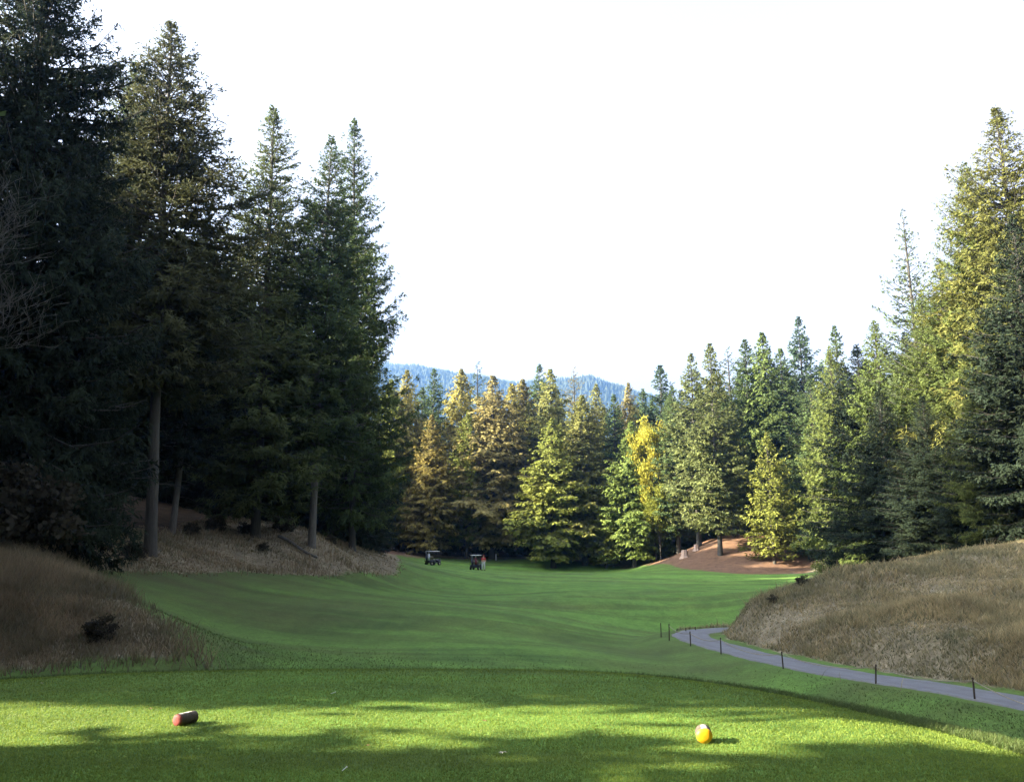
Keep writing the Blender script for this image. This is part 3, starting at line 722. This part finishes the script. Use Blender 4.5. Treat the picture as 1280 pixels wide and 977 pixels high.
# undergrowth at the wood's edge
for i, (px, Y, s) in enumerate([(500,139,1.2),(520,138,1),(565,138,1.3),(600,139,1.1),(640,138,1.2),(675,138,1),(735,136,1.2),(770,132,1),(800,130,1.2),(1050,88,1.2),(1075,80,1.1)]):
    x = at(px, 690, Y)[0]
    tree('bush1', x, Y, 5 * s, GREEN_D, 'dark rounded shrub in the shade at the foot of the far wood', name='shrub', cat='shrub', group='shrubs at the foot of the far wood')
for i, (px, Y, s, lab) in enumerate([(128,16.9,.40,'small dark shrub alone in the dry grass of the left mound'),(15,25.5,2.0,'large dark shrub under the firs at the left edge'),
    (350,53,.9,'small dark bush on the crest left of the pale trunk'),(1005,33.5,.34,'dark tuft on the tip of the right mound'),(968,32.5,.28,'small dark tuft near the low end of the right mound'),
    (232,47,.55,'low dark bush right of the two thick trunks'),(262,49,.7,'low dark bush midway along the left bank'),(300,50.5,.6,'low dark bush left of the fallen log'),(160,36,.6,'low dark bush left of the thickest trunk'),(410,55.5,.5,'low dark bush right of the pale trunk'),(325,48,.4,'small dark tuft below the fallen log')]):
    x = at(px, 760, Y)[0]
    tree('bush0', x, Y, 1.5 * s, (.062, .058, .042), lab, name='shrub', cat='shrub')

# bare twiggy tree at the left edge
def bare_tree(x, y, H, label):
    rg = random.Random(9); z = h1(x, y) - .1; r = empty('bare_tree', (x, y, z)); segs = []
    def grow(p, d, L, rad, lev):
        for k in range(4):
            q = p + d * L / 4; segs.append((p, q, rad, rad * .85)); p = q; rad *= .85
            d = (d + Vector((rg.uniform(-.18, .18), rg.uniform(-.18, .18), rg.uniform(-.08, .16)))).normalized()
            if lev < 4 and (k > 0 or lev > 0):
                for _ in range(2 if lev < 3 else 1):
                    s = Vector((rg.uniform(-1, 1), rg.uniform(-1, 1), rg.uniform(-.1, .7))).normalized()
                    grow(p, (d * .55 + s * .8).normalized(), L * .52, rad * .55, lev + 1)
    grow(Vector((0, 0, 0)), Vector((.12, 0, 1)).normalized(), H * .8, .05, 0)
    a = np.array([[list(s[0]), list((s[0] + s[1]) / 2), list(s[1])] for s in segs]); rd = np.array([[s[2], (s[2] + s[3]) / 2, s[3]] for s in segs])
    v, q = tube_np(a, np.maximum(rd, .005), 4)
    big = rd[:, 0] > .03
    for nm, sel in (('trunk', big), ('twigs', ~big)):
        v, q = tube_np(a[sel], np.maximum(rd[sel], .006), 4); obj(nm, np_mesh(nm, v, quads=q), M_BARKM, r)
    tag(r, label, 'tree')
bare_tree(-18.4, 22.5, 8.5, 'leafless tree with pale bare twigs at the left edge of the picture')

# ------------------------------------------------------------------ grass
def blades(name, xy, hgt, wid, m, seed, lean=.35, label='', cat='grass', hvar=.4):
    rg = np.random.RandomState(seed); N = len(xy)
    z = hz(xy[:, 0], xy[:, 1]); b = np.c_[xy, z - .004]
    a = rg.uniform(0, 2 * np.pi, N); wv = np.c_[np.cos(a), np.sin(a), 0 * a] * (wid * rg.uniform(.7, 1.3, N))[:, None] * .5
    ln = rg.normal(size=(N, 2)) * lean; H = hgt * rg.uniform(1 - hvar, 1 + hvar, N)
    up = np.c_[ln, np.ones(N)]; up = norm(up) * H[:, None]
    mid = b + up * .55; tip = b + up + np.c_[ln, np.zeros(N)] * (H * .35)[:, None]
    v = np.stack([b - wv, b + wv, mid + wv * .7, mid - wv * .7, tip], 1).reshape(-1, 3)
    i = np.arange(N) * 5
    q = np.stack([i, i + 1, i + 2, i + 3], -1); t = np.stack([i + 3, i + 2, i + 4], -1)
    tint = np.repeat(np.clip(rg.normal(.35, .25, N), 0, 1), 5); hg = np.tile([0, 0, .6, .6, 1], N)
    o = obj(name, np_mesh(name, v, quads=q, tris=t, attrs={'tint': tint, 'hgt': hg}), m)
    tag(o, label, cat, None, 'stuff'); return o
rs = np.random.RandomState(3)
def scatter(n, y0, y1, k0, k1, power=-1.0):
    """more of them where they are near: even in the view, never fixed to it"""
    u = rs.rand(n)
    Y = (y0 ** power + u * (y1 ** power - y0 ** power)) ** (1 / power)
    X = Y * rs.uniform(k0, k1, n); return np.c_[X, Y]
xy = scatter(420000, 5.4, 12.6, -.78, .78)
xy = xy[(tee_dist(xy[:, 0], xy[:, 1]) < .8)]
d = np.hypot(xy[:, 0], xy[:, 1])
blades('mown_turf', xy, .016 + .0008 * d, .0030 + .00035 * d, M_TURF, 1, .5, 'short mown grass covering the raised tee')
xy = scatter(560000, 6.5, 42, -.72, .74); xy = xy[rs.rand(len(xy)) < 1 - smooth(15, 27, xy[:, 1])]
g_ = poly_sd([(a, b) for a, b in [(-60,-20),(-11,-20),(-11,8),(-11.5,13.2),XY(285,836,16.6),XY(230,800,19),XY(120,748,23.5),(-14,31),(-13,44),(5,44),(6.2,33),(6.5,28.7),(7.3,24.6),(8.6,21),(10.3,17),(12.5,13.5),(15,9.5),(19,3),(40,-20)]], xy[:, 0], xy[:, 1])
xy = xy[(tee_dist(xy[:, 0], xy[:, 1]) > .6) & (g_ < 0) & (path_d(xy[:, 0], xy[:, 1]) > .98)]
d = np.hypot(xy[:, 0], xy[:, 1])
td_ = tee_dist(xy[:, 0], xy[:, 1])
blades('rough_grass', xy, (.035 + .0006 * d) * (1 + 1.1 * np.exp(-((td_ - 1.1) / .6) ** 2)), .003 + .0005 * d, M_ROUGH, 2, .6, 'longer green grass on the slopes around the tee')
# dry grass
def dry_field(n, y0, y1, k0, k1, ok):
    xy = scatter(n, y0, y1, k0, k1, -.6)
    dd = dryness(xy[:, 0], xy[:, 1]); xy = xy[(dd > rs.rand(len(xy)) * .9) & ok(xy[:, 0], xy[:, 1]) & (path_d(xy[:, 0], xy[:, 1]) > 1.15)]
    cl = np.clip(.5 + .7 * fbm(xy[:, 0] * 1.3, xy[:, 1] * 1.1, 21, 5), 0, 1)
    return xy[rs.rand(len(xy)) < .35 + .65 * cl]
xl = dry_field(420000, 11.5, 70, -.95, -.10, lambda x, y: (x < -3) & (1 - smooth(-1.5, 1.5, poly_sd(LEFTWOOD, x, y)) < .9))
d = np.hypot(xl[:, 0], xl[:, 1]); hv = np.clip(.42 - .004 * (d - 16), .16, .42) * np.clip(.8 + .6 * fbm(xl[:, 0], xl[:, 1], 24, 4), .35, 1.5)
s_ = rs.rand(len(xl)) < .78
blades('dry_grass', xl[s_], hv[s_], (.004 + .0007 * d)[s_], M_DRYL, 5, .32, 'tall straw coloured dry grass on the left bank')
blades('weeds', xl[~s_], hv[~s_] * .6, (.008 + .0010 * d)[~s_], M_DRYG, 6, .5, 'dull green weeds among the dry grass on the left bank', 'weeds')
xr = dry_field(430000, 13, 46, .20, .82, lambda x, y: x > 6)
d = np.hypot(xr[:, 0], xr[:, 1]); hv = np.clip(.30 - .002 * (d - 16), .16, .30) * np.clip(.7 + .5 * fbm(xr[:, 0], xr[:, 1], 23, 4), .3, 1.3) * (1 + .9 * (rs.rand(len(xr)) > .96))
s_ = rs.rand(len(xr)) < .64 + .3 * fbm(xr[:, 0] * .5, xr[:, 1] * .5, 25, 3)
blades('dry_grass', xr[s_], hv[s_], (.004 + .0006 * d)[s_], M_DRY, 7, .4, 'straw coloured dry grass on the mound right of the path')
blades('weeds', xr[~s_], hv[~s_] * .6, (.008 + .0010 * d)[~s_], M_DRYG, 8, .6, 'faded green weeds on the mound right of the path', 'weeds')

# ------------------------------------------------------------------ tee markers
M_RED = plain('red paint', (.30, .06, .06), .6, .18, 22); M_YELL = plain('yellow paint', (.80, .40, .012), .5, .12, 22)
M_LOGB = bark_mat('log bark', (.045, .032, .025), (.15, .11, .085)); M_LIT_TOP = plain('painted sunlit top', (.62, .58, .55), .6, .2, 30)  # the pale top colour stands for sunlight on the log
def log_marker(px, py, Y, rad, length, yaw, paint, label):
    x, _ = at(px, py, Y); z = h1(x, Y); r = empty('tee_marker', (x, Y, z), yaw)
    rg = random.Random(int(px)); n = 28; prof = [1 + .05 * math.sin(2 * i * 2 * math.pi / n + 1) + .02 * rg.uniform(-1, 1) for i in range(n)]
    bm = bmesh.new(); rings = []
    ks = [(0, .93), (.02, 1.0), (.25, 1.01), (.5, .99), (.75, 1.0), (.98, .99), (1, .93)]
    for k, s in ks:
        rings.append([bm.verts.new((rad * s * p * math.cos(i * 2 * math.pi / n), k * length, rad * .97 + rad * s * p * math.sin(i * 2 * math.pi / n))) for i, p in enumerate(prof)])
    for a, b in zip(rings[:-1], rings[1:]):
        for i in range(n): bm.faces.new((a[i], a[(i + 1) % n], b[(i + 1) % n], b[i]))
    bm.faces.new(rings[-1])
    bm_obj('bark', bm, M_LOGB, r, True)
    bm = bmesh.new()   # painted cut face, slightly domed
    c = bm.verts.new((0, -.012, rad * .97)); prev = None
    r0 = [bm.verts.new((rad * .5 * p * math.cos(i * 2 * math.pi / n), -.010, rad * .97 + rad * .5 * p * math.sin(i * 2 * math.pi / n))) for i, p in enumerate(prof)]
    r1 = [bm.verts.new((rad * .955 * p * math.cos(i * 2 * math.pi / n), -.003, rad * .97 + rad * .955 * p * math.sin(i * 2 * math.pi / n))) for i, p in enumerate(prof)]
    r2 = [bm.verts.new((rad * 1.012 * p * math.cos(i * 2 * math.pi / n), .012, rad * .97 + rad * 1.012 * p * math.sin(i * 2 * math.pi / n))) for i, p in enumerate(prof)]
    for i in range(n):
        j = (i + 1) % n
        bm.faces.new((c, r0[j], r0[i])); bm.faces.new((r0[i], r0[j], r1[j], r1[i])); bm.faces.new((r1[i], r1[j], r2[j], r2[i]))
    bm_obj('painted_end', bm, paint, r, True)
    bm = bmesh.new()   # sunlight on the log, put in as a pale strip along the top
    m_ = 9; rows = []
    for k in range(7):
        kk = .04 + .72 * k / 6; row = []
        for j in range(m_):
            a = math.pi / 2 + (j / (m_ - 1) - .5) * (.7 + .2 * math.sin(k * 2.1)); p = 1 + .05 * math.sin(2 * a + 1)
            row.append(bm.verts.new((rad * 1.018 * p * math.cos(a), kk * length, rad * .97 + rad * 1.018 * p * math.sin(a))))
        rows.append(row)
    for a, b in zip(rows[:-1], rows[1:]):
        for j in range(m_ - 1): bm.faces.new((a[j], a[j + 1], b[j + 1], b[j]))
    bm_obj('painted_lit_top', bm, M_LIT_TOP, r, True)
    tag(r, label, 'tee marker', 'log tee markers')
log_marker(221, 908, 7.98, .058, .20, R_(-27), M_RED, 'short log tee marker with red painted end at the edge of the sunlit strip')
log_marker(881, 927, 7.28, .066, .19, R_(-9), M_YELL, 'short log tee marker with bright yellow painted end in the sunlit strip')

# ------------------------------------------------------------------ posts and rope along the path
M_POST = plain('dark stained post', (.06, .045, .036), .8, .3, 20); M_ROPE = plain('weathered rope', (.30, .26, .20), .9, .2, 40)
posts = [(1219,880,18.6,.02,.46,'stake at the right end of the path rope'),(1094,853,21.0,.12,.46,'tilted stake where the rope starts its long sag to the right'),(979,830,24.0,-.05,.46,'stake in the middle of the roped path edge'),
         (901,812,27.6,.02,.52,'stake standing on the near edge of the narrowing path'),(863,801,30.0,0,.50,'stake just before the bend of the path'),(836,788,32.2,.03,.62,'tallest stake at the outer bend of the path'),(826,783,33.8,0,.55,'stake set back on the grass left of the bend')]
tops = []
for px, py, Y, ln, H, lab in posts:
    x, _ = at(px, py, Y)
    z = h1(x, Y); bm = bmesh.new(); t = Vector((ln * H, 0, H))
    bm_tube(bm, (0, 0, -.15), t, .022, .019, 10); bm_tube(bm, t, t + Vector((0, 0, .012)), .019, .010, 10); bm_tube(bm, t * .86, t * .90, .023, .023, 10)
    o = bm_obj('stake', bm, M_POST); o.location = (x, Y, z); tag(o, 'dark wooden ' + lab, 'stake', 'rope stakes along the cart path')
    tops.append(Vector((x, Y, z)) + t * .88)
xe, _ = at(1300, 905, 16.2)
chain = [Vector((xe + .6, 15.2, h1(xe + .6, 15.2) + .4))] + tops[:6]
pp = []
for a, b in zip(chain[:-1], chain[1:]):
    L = (b - a).length
    for k in range(12):
        t = k / 12; p = a.lerp(b, t); p.z -= .055 * L * 4 * t * (1 - t) * .9
        p.z = max(p.z, h1(p.x, p.y) + .03)
        pp.append(list(p))
pp.append(list(chain[-1]))
v, q = tube_np(np.array(pp)[None], np.full((1, len(pp)), .011), 6)
tag(obj('rope', np_mesh('rope', v, quads=q, smooth_=True), M_ROPE), 'thin rope sagging between the stakes along the path', 'rope')
# small low stakes past the bend
for i, (px, py, Y) in enumerate([(846, 781, 35.5), (857, 780, 36.2), (869, 779, 36.8)]):
    x, _ = at(px, py, Y); bm = bmesh.new(); bm_tube(bm, (0, 0, -.1), (0, 0, .16), .022, .02, 8); bm_tube(bm, (0, 0, .16), (0, 0, .17), .02, .01, 8)
    o = bm_obj('stake', bm, M_POST); o.location = (x, Y, h1(x, Y))
    tag(o, 'very short dark stake on the grass beyond the bend of the path', 'stake', 'short stakes beyond the bend')

# ------------------------------------------------------------------ golf carts
M_NAVY = plain('dark body paint', (.018, .024, .045), .3, .1, 5, 0, .6); M_WHT = plain('white roof', (.88, .88, .88), .4, .05, 5); M_TYRE = plain('tyre rubber', (.02, .02, .02), .85, .2, 20)
M_RIM = plain('silver rim', (.45, .45, .45), .4, .1, 10, .6); M_SEAT = plain('beige seat', (.30, .27, .22), .6, .1, 12); M_MET = plain('dark metal', (.05, .05, .055), .45, .1, 10, .5)
M_BAGW = plain('pale bag', (.55, .58, .66), .6, .15, 10); M_BAGR = plain('dark red bag', (.12, .02, .03), .6, .15, 10); M_LAMP = plain('lamp lens', (.7, .7, .66), .2, .05, 10)
def golf_cart(x, y, yaw, label, body, bag1, bag2):
    r = empty('golf_cart', (x, y, h1(x, y)), yaw)     # forward = +x
    bm = bmesh.new()
    bm_box(bm, (0, 0, .36), (2.1, 1.0, .16), bevel=.05); bm_box(bm, (.93, 0, .60), (.42, 1.08, .42), bevel=.1, taper=(.55, .85))
    bm_box(bm, (-.25, 0, .52), (.62, 1.04, .30), bevel=.06); bm_box(bm, (-.80, 0, .52), (.55, 1.04, .26), bevel=.08)
    for sy in (-1, 1):
        bm_box(bm, (.80, sy * .48, .50), (.56, .20, .14), bevel=.05); bm_box(bm, (-.78, sy * .48, .55), (.60, .20, .16), bevel=.05)
    bm_obj('body', bm, body, r, True)
    bm = bmesh.new(); bm_box(bm, (-.22, 0, .74), (.50, .98, .12), bevel=.04); bm_obj('seat', bm, M_SEAT, r, True)
    bm = bmesh.new(); bm_box(bm, (-.50, 0, 1.02), (.10, .98, .40), Matrix.Rotation(-.15, 3, 'Y'), .04); bm_obj('backrest', bm, M_SEAT, r, True)
    bm = bmesh.new(); bm_box(bm, (-.05, 0, 1.84), (1.75, 1.16, .055), bevel=.025); bm_box(bm, (-.05, 0, 1.88), (1.55, .95, .04), bevel=.018); bm_obj('roof', bm, M_WHT, r, True)
    for sx, tx in ((.78, .55), (-.62, -.78)):
        for sy in (-.50, .50):
            bm = bmesh.new(); bm_tube(bm, (sx, sy, .6), (tx, sy, 1.82), .02, .02, 8); bm_obj('roof_post', bm, M_MET, r, True)
    for sx in (.72, -.74):
        for sy in (-.50, .50):
            bm = bmesh.new(); bm_tube(bm, (sx, sy - .09, .23), (sx, sy + .09, .23), .23, .23, 20); wh = bm_obj('wheel', bm, M_TYRE, r)
            bm = bmesh.new(); s = 1 if sy > 0 else -1; bm_tube(bm, (sx, sy + s * .085, .23), (sx, sy + s * .10, .23), .12, .10, 14); bm_obj('rim', bm, M_RIM, wh)
    bm = bmesh.new(); bm_tube(bm, (.75, .24, .75), (.42, .24, 1.02), .018, .018, 8)
    for k in range(14):
        a, b = k * 2 * math.pi / 14, (k + 1) * 2 * math.pi / 14
        f = lambda t: Vector((.40, .24, 1.04)) + Matrix.Rotation(-.7, 3, 'Y') @ Vector((.17 * math.cos(t), .17 * math.sin(t), 0))
        bm_tube(bm, f(a), f(b), .014, .014, 6)
    bm_obj('steering_wheel', bm, M_MET, r)
    for sy in (-.38, .38):
        bm = bmesh.new(); bm_tube(bm, (1.09, sy, .58), (1.13, sy, .58), .07, .06, 12); bm_obj('headlight', bm, M_LAMP, r)
    bm = bmesh.new()
    for sy in (-.5, .5): bm_tube(bm, (-1.10, sy, .55), (-1.05, sy, 1.05), .018, .018, 8)
    bm_tube(bm, (-1.05, -.5, 1.02), (-1.05, .5, 1.02), .018, .018, 8); bm_obj('bag_rack', bm, M_MET, r)
    r.scale = (.9, .9, .9)
    tag(r, label, 'golf cart', 'golf carts on the fairway')
    for sy, bmt, lb in ((-.24, bag1[0], bag1[1]), (.24, bag2[0], bag2[1])):
        g = empty('golf_bag'); g.matrix_world = r.matrix_world @ Matrix()
        g.location = Vector((x, y, h1(x, y))) + Matrix.Rotation(yaw, 3, 'Z') @ Vector((-.84, sy * .9, .60)); g.rotation_euler = (0, -.16, yaw); g.scale = (.9, .9, .9)
        bm = bmesh.new(); bm_tube(bm, (0, 0, 0), (0, 0, .80), .125, .14, 14); bm_tube(bm, (0, 0, .80), (0, 0, .85), .15, .14, 14); bm_box(bm, (-.13, 0, .3), (.10, .18, .36), bevel=.03); bm_obj('bag_body', bm, bmt, g, True)
        bm = bmesh.new()
        for k in range(6):
            a = k * 1.05; p = Vector((.07 * math.cos(a), .07 * math.sin(a), .8)); t = p + Vector((.02 * math.cos(a), .02 * math.sin(a), .30 + .05 * (k % 3))); bm_tube(bm, p, t, .008, .006, 6); bm_box(bm, t + Vector((.02, 0, .0)), (.09, .03, .05), bevel=.008)
        bm_obj('clubs', bm, M_RIM, g)
        tag(g, lb, 'golf bag')
xa, _ = at(541, 705, 100); xb, _ = at(596, 711, 95)
golf_cart(xa, 100, R_(52), 'dark golf cart with white roof, left one of two on the fairway', M_NAVY, (M_BAGW, 'pale golf bag on the back of the left cart'), (M_NAVY, 'dark golf bag on the back of the left cart'))
golf_cart(xb - .1, 95, R_(78), 'dark golf cart with white roof beside the person in red', M_NAVY, (M_BAGR, 'dark red golf bag on the cart beside the person in red'), (M_NAVY, 'dark golf bag on the cart beside the person in red'))

# ------------------------------------------------------------------ person in red beside the second cart
def person(x, y, yaw, label):
    r = empty('person', (x, y, h1(x, y)), yaw)    # faces -y locally
    J = {'pel': ((0, 0, .95), .135), 'wai': ((0, -.02, 1.08), .125), 'che': ((0, -.04, 1.28), .155), 'nec': ((0, -.06, 1.46), .06), 'hea': ((0, -.08, 1.56), .085), 'crn': ((0, -.075, 1.66), .085),
         'shL': ((.18, -.04, 1.38), .065), 'elL': ((.24, -.10, 1.12), .045), 'wrL': ((.16, -.30, 1.02), .032), 'haL': ((.12, -.37, 1.00), .035),
         'shR': ((-.18, -.04, 1.38), .065), 'elR': ((-.25, -.08, 1.12), .045), 'wrR': ((-.20, -.28, .98), .032), 'haR': ((-.17, -.35, .95), .035),
         'hiL': ((.10, 0, .90), .105), 'knL': ((.12, -.05, .49), .065), 'anL': ((.13, .02, .09), .042), 'toL': ((.15, -.15, .04), .038),
         'hiR': ((-.10, 0, .90), .105), 'knR': ((-.13, .02, .49), .065), 'anR': ((-.15, .10, .09), .042), 'toR': ((-.17, -.07, .04), .038)}
    Ed = [('pel','wai'),('wai','che'),('che','nec'),('nec','hea'),('hea','crn'),('che','shL'),('shL','elL'),('elL','wrL'),('wrL','haL'),('che','shR'),('shR','elR'),('elR','wrR'),('wrR','haR'),
          ('pel','hiL'),('hiL','knL'),('knL','anL'),('anL','toL'),('pel','hiR'),('hiR','knR'),('knR','anR'),('anR','toR')]
    def skin(name, keys, grow, m, sub=2):
        ks = [k for k in J if k in keys]; me = bpy.data.meshes.new(name)
        me.from_pydata([J[k][0] for k in ks], [(ks.index(a), ks.index(b)) for a, b in Ed if a in ks and b in ks], [])
        o = obj(name, me, m, r); md = o.modifiers.new('s', 'SKIN')
        for i, k in enumerate(ks):
            sv = me.skin_vertices[0].data[i]; rr = J[k][1] + grow; sv.radius = (rr, rr); sv.use_root = (i == 0)
        ss = o.modifiers.new('d', 'SUBSURF'); ss.levels = sub; ss.render_levels = sub
        return o
    M_SKIN = plain('skin', (.50, .30, .21), .55, .05, 20); M_SHIRT = plain('red shirt', (.48, .04, .045), .8, .12, 15); M_TROU = plain('pale trousers', (.60, .60, .66), .8, .1, 15); M_HAIR = plain('dark red cap', (.20, .02, .03), .7, .1, 20)
    body = skin('body', set(J), 0, M_SKIN)
    skin('shirt', {'wai','che','shL','elL','shR','elR'} , .018, M_SHIRT); skin('trousers', {'pel','hiL','knL','anL','hiR','knR','anR'}, .02, M_TROU)
    bm = bmesh.new(); bmesh.ops.create_uvsphere(bm, u_segments=16, v_segments=10, radius=.112)
    for v in bm.verts: v.co.z = max(v.co.z, -.01) * .95
    bm_box(bm, (0, -.13, 0), (.15, .13, .015), bevel=.006); o = bm_obj('cap', bm, M_HAIR, r, True); o.location = (0, -.08, 1.655)
    bm = bmesh.new()   # fingers and thumbs
    for s, h in ((1, 'haL'), (-1, 'haR')):
        c = Vector(J[h][0])
        for k in range(4):
            a = c + Vector(((k - 1.5) * .019, -.02, 0)); b = a + Vector((0, -.035, -.012)); d = b + Vector((0, -.012, -.03 + .003 * abs(k - 1.5))); bm_tube(bm, a, b, .009, .008, 6); bm_tube(bm, b, d, .008, .007, 6)
        a = c + Vector((-s * .03, .0, 0)); bm_tube(bm, a, a + Vector((-s * .022, -.035, 0)), .010, .008, 6)
    for s in (-1, 1): bm_tube(bm, (s * .092, -.08, 1.60), (s * .103, -.075, 1.60), .025, .02, 8)     # ears
    bm_tube(bm, (0, -.165, 1.60), (0, -.195, 1.585), .014, .012, 6)                                  # nose
    fm = bm_obj('features', bm, M_SKIN, body)
    bm = bmesh.new()
    for s in (-1, 1): bm_box(bm, (s * .033, -.166, 1.622), (.022, .012, .010), bevel=.003)
    bm_box(bm, (0, -.168, 1.555), (.05, .012, .008), bevel=.003); bm_obj('eyes_and_mouth', bm, M_MET, body)
    for k in ('L', 'R'):
        bm = bmesh.new(); t = Vector(J['to' + k][0]); a = Vector(J['an' + k][0]); bm_box(bm, ((t.x + a.x) / 2, (t.y + a.y) / 2 - .02, .045), (.10, .28, .085), bevel=.03); bm_obj('shoe', bm, M_TYRE, r, True)
    tag(r, label, 'person')
person(xb + .78, 94.3, R_(20), 'person in red shirt, pale trousers and dark cap standing beside a golf cart')

# ------------------------------------------------------------------ small things
M_PALE = plain('pale painted wood', (.62, .62, .62), .6, .1, 12); M_WOOD = plain('weathered cut wood', (.42, .30, .24), .8, .25, 9)
x, _ = at(620, 694, 131.5); bm = bmesh.new(); bm_tube(bm, (0, 0, -.1), (0, 0, .95), .09, .09, 12); bm_tube(bm, (0, 0, .95), (0, 0, 1.0), .09, .05, 12)
o = bm_obj('marker_post', bm, M_PALE); o.location = (x, 131.5, h1(x, 131.5)); tag(o, 'short pale post at the far end of the fairway before the wood', 'post')
def stump(px, py, Y, rr, H, lab):
    x, _ = at(px, py, Y); n = 18; bm = bmesh.new(); rings = []
    for k, (zz, s) in enumerate([(-.3, 1.6), (0, 1.35), (.15, 1.1), (.9, .95), (1, .9)]):
        rings.append([bm.verts.new((rr * s * (1 + .12 * math.sin(i * 3 * 2 * math.pi / n) * (1.2 - zz)) * math.cos(i * 2 * math.pi / n), rr * s * (1 + .12 * math.sin(i * 5 * 2 * math.pi / n + 1) * (1.2 - zz)) * math.sin(i * 2 * math.pi / n), H * zz + .04 * math.sin(i) * (k > 2))) for i in range(n)])
    for a, b in zip(rings[:-1], rings[1:]):
        for i in range(n): bm.faces.new((a[i], a[(i + 1) % n], b[(i + 1) % n], b[i]))
    bm.faces.new(rings[-1]); o = bm_obj('tree_stump', bm, M_WOOD); o.location = (x, Y, h1(x, Y)); tag(o, lab, 'stump', 'stumps on the dirt mound')
stump(856, 694, 108.5, .42, .9, 'pinkish stump at the left foot of the dirt mound')
stump(871, 693, 110.5, .32, .7, 'smaller stump between the first stump and the tall fir trunk')
def fallen_log(px, py, Y, L, rr, yaw, lab):
    x, _ = at(px, py, Y); bm = bmesh.new(); n = 12; rings = []
    for k in range(9):
        t = k / 8; rings.append([bm.verts.new(((t - .5) * L, .05 * math.sin(t * 5) + rr * (1 - .35 * t) * math.cos(i * 2 * math.pi / n), rr + .04 * math.sin(t * 7) + rr * (1 - .35 * t) * math.sin(i * 2 * math.pi / n))) for i in range(n)])
    for a, b in zip(rings[:-1], rings[1:]):
        for i in range(n): bm.faces.new((a[i], b[i], b[(i + 1) % n], a[(i + 1) % n]))
    bm.faces.new(rings[0]); bm.faces.new(rings[-1][::-1]); bm_tube(bm, (L * .1, 0, rr), (L * .18, .12, rr + .35), .035, .015, 6)
    o = bm_obj('fallen_log', bm, M_BARKP, None, True); s = 1.2; dz = h1(x + s * math.cos(yaw), Y + s * math.sin(yaw)) - h1(x - s * math.cos(yaw), Y - s * math.sin(yaw))
    o.location = (x, Y, h1(x, Y) + .05); o.rotation_euler = (0, -math.atan2(dz, 2 * s), yaw); tag(o, lab, 'log')
fallen_log(372, 668, 50.5, 3.0, .11, R_(-12), 'pale fallen log beside the pale trunk on the left bank')
M_LF = plain('dead leaf', (.16, .075, .03), .7, .3, 30); M_LFP = plain('pale dry leaf', (.55, .50, .38), .7, .2, 30); M_TEE = plain('white wooden tee', (.8, .8, .78), .4, .05, 30)
def leaf(px, py, Y, s, m, lab, nm='fallen_leaf', cat='leaf'):
    x, _ = at(px, py, Y); rg = random.Random(px); bm = bmesh.new(); n = 14
    c = bm.verts.new((0, 0, s * .25)); ring = [bm.verts.new((s * (1 + .35 * math.cos(5 * i * 2 * math.pi / n)) * math.cos(i * 2 * math.pi / n), s * .8 * (1 + .35 * math.cos(5 * i * 2 * math.pi / n)) * math.sin(i * 2 * math.pi / n), s * rg.uniform(0, .45))) for i in range(n)]
    for i in range(n): bm.faces.new((c, ring[i], ring[(i + 1) % n]))
    bm_tube(bm, (-s, 0, s * .1), (-s * 1.9, .1 * s, s * .2), s * .04, s * .03, 5)
    bmesh.ops.solidify(bm, geom=bm.faces[:], thickness=.0015) if False else None
    o = bm_obj(nm, bm, m); o.location = (x, Y, h1(x, Y) + .018); o.rotation_euler = (0, 0, rg.uniform(0, 6)); tag(o, lab, cat, 'litter lying on the tee')
leaf(606, 901, 8.15, .022, M_LF, 'small brown leaf in the middle of the sunlit strip')
leaf(188, 886, 8.75, .020, M_LF, 'brown leaf on the sunlit strip behind the red ended log')
leaf(460, 932, 7.15, .018, M_LF, 'brown leaf in the shade just below the sunlit strip')
leaf(628, 942, 6.9, .026, M_LFP, 'pale dry leaf in the shade right of the picture centre')
leaf(160, 889, 8.65, .014, M_LFP, 'tiny pale leaf on the sunlit strip left of the brown leaf')
leaf(52, 856, 10.4, .022, M_LFP, 'pale leaf near the far left edge of the tee')
def peg(px, Y, ang, lab):
    x, _ = at(px, 900, Y); bm = bmesh.new(); bm_tube(bm, (0, 0, 0), (.045, 0, .006), .0028, .003, 8); bm_tube(bm, (.045, 0, .006), (.056, 0, .0075), .003, .0075, 10)
    o = bm_obj('golf_peg', bm, M_TEE); o.location = (x, Y, h1(x, Y) + .020); o.rotation_euler = (0, -.15, ang); tag(o, lab, 'golf tee', 'litter lying on the tee')
peg(412, 9.65, .2, 'white golf tee lying in the shade above the sunlit strip'); peg(430, 6.35, 1.1, 'white golf tee lying near the bottom edge of the picture')

# ------------------------------------------------------------------ the air
HZM = bpy.data.materials.new('haze'); HZM.use_nodes = True; n = HZM.node_tree.nodes; n.clear()
pv = n.new('ShaderNodeVolumePrincipled'); mo = n.new('ShaderNodeOutputMaterial'); HZM.node_tree.links.new(pv.outputs[0], mo.inputs['Volume'])
pv.inputs['Color'].default_value = (.17, .35, .74, 1); pv.inputs['Density'].default_value = .00030; pv.inputs['Anisotropy'].default_value = .5
bm = bmesh.new(); ztop = float(HZ.max()) + 26; zbot = float(min(GZ.min(), HZ.min())) - 1
bm_box(bm, (50, 1930, (ztop + zbot) / 2), (5400, 4700, ztop - zbot))
o = bm_obj('haze', bm, HZM); tag(o, kind='stuff'); o['label'] = 'thin bluish air haze over the whole valley'; o['category'] = 'haze'
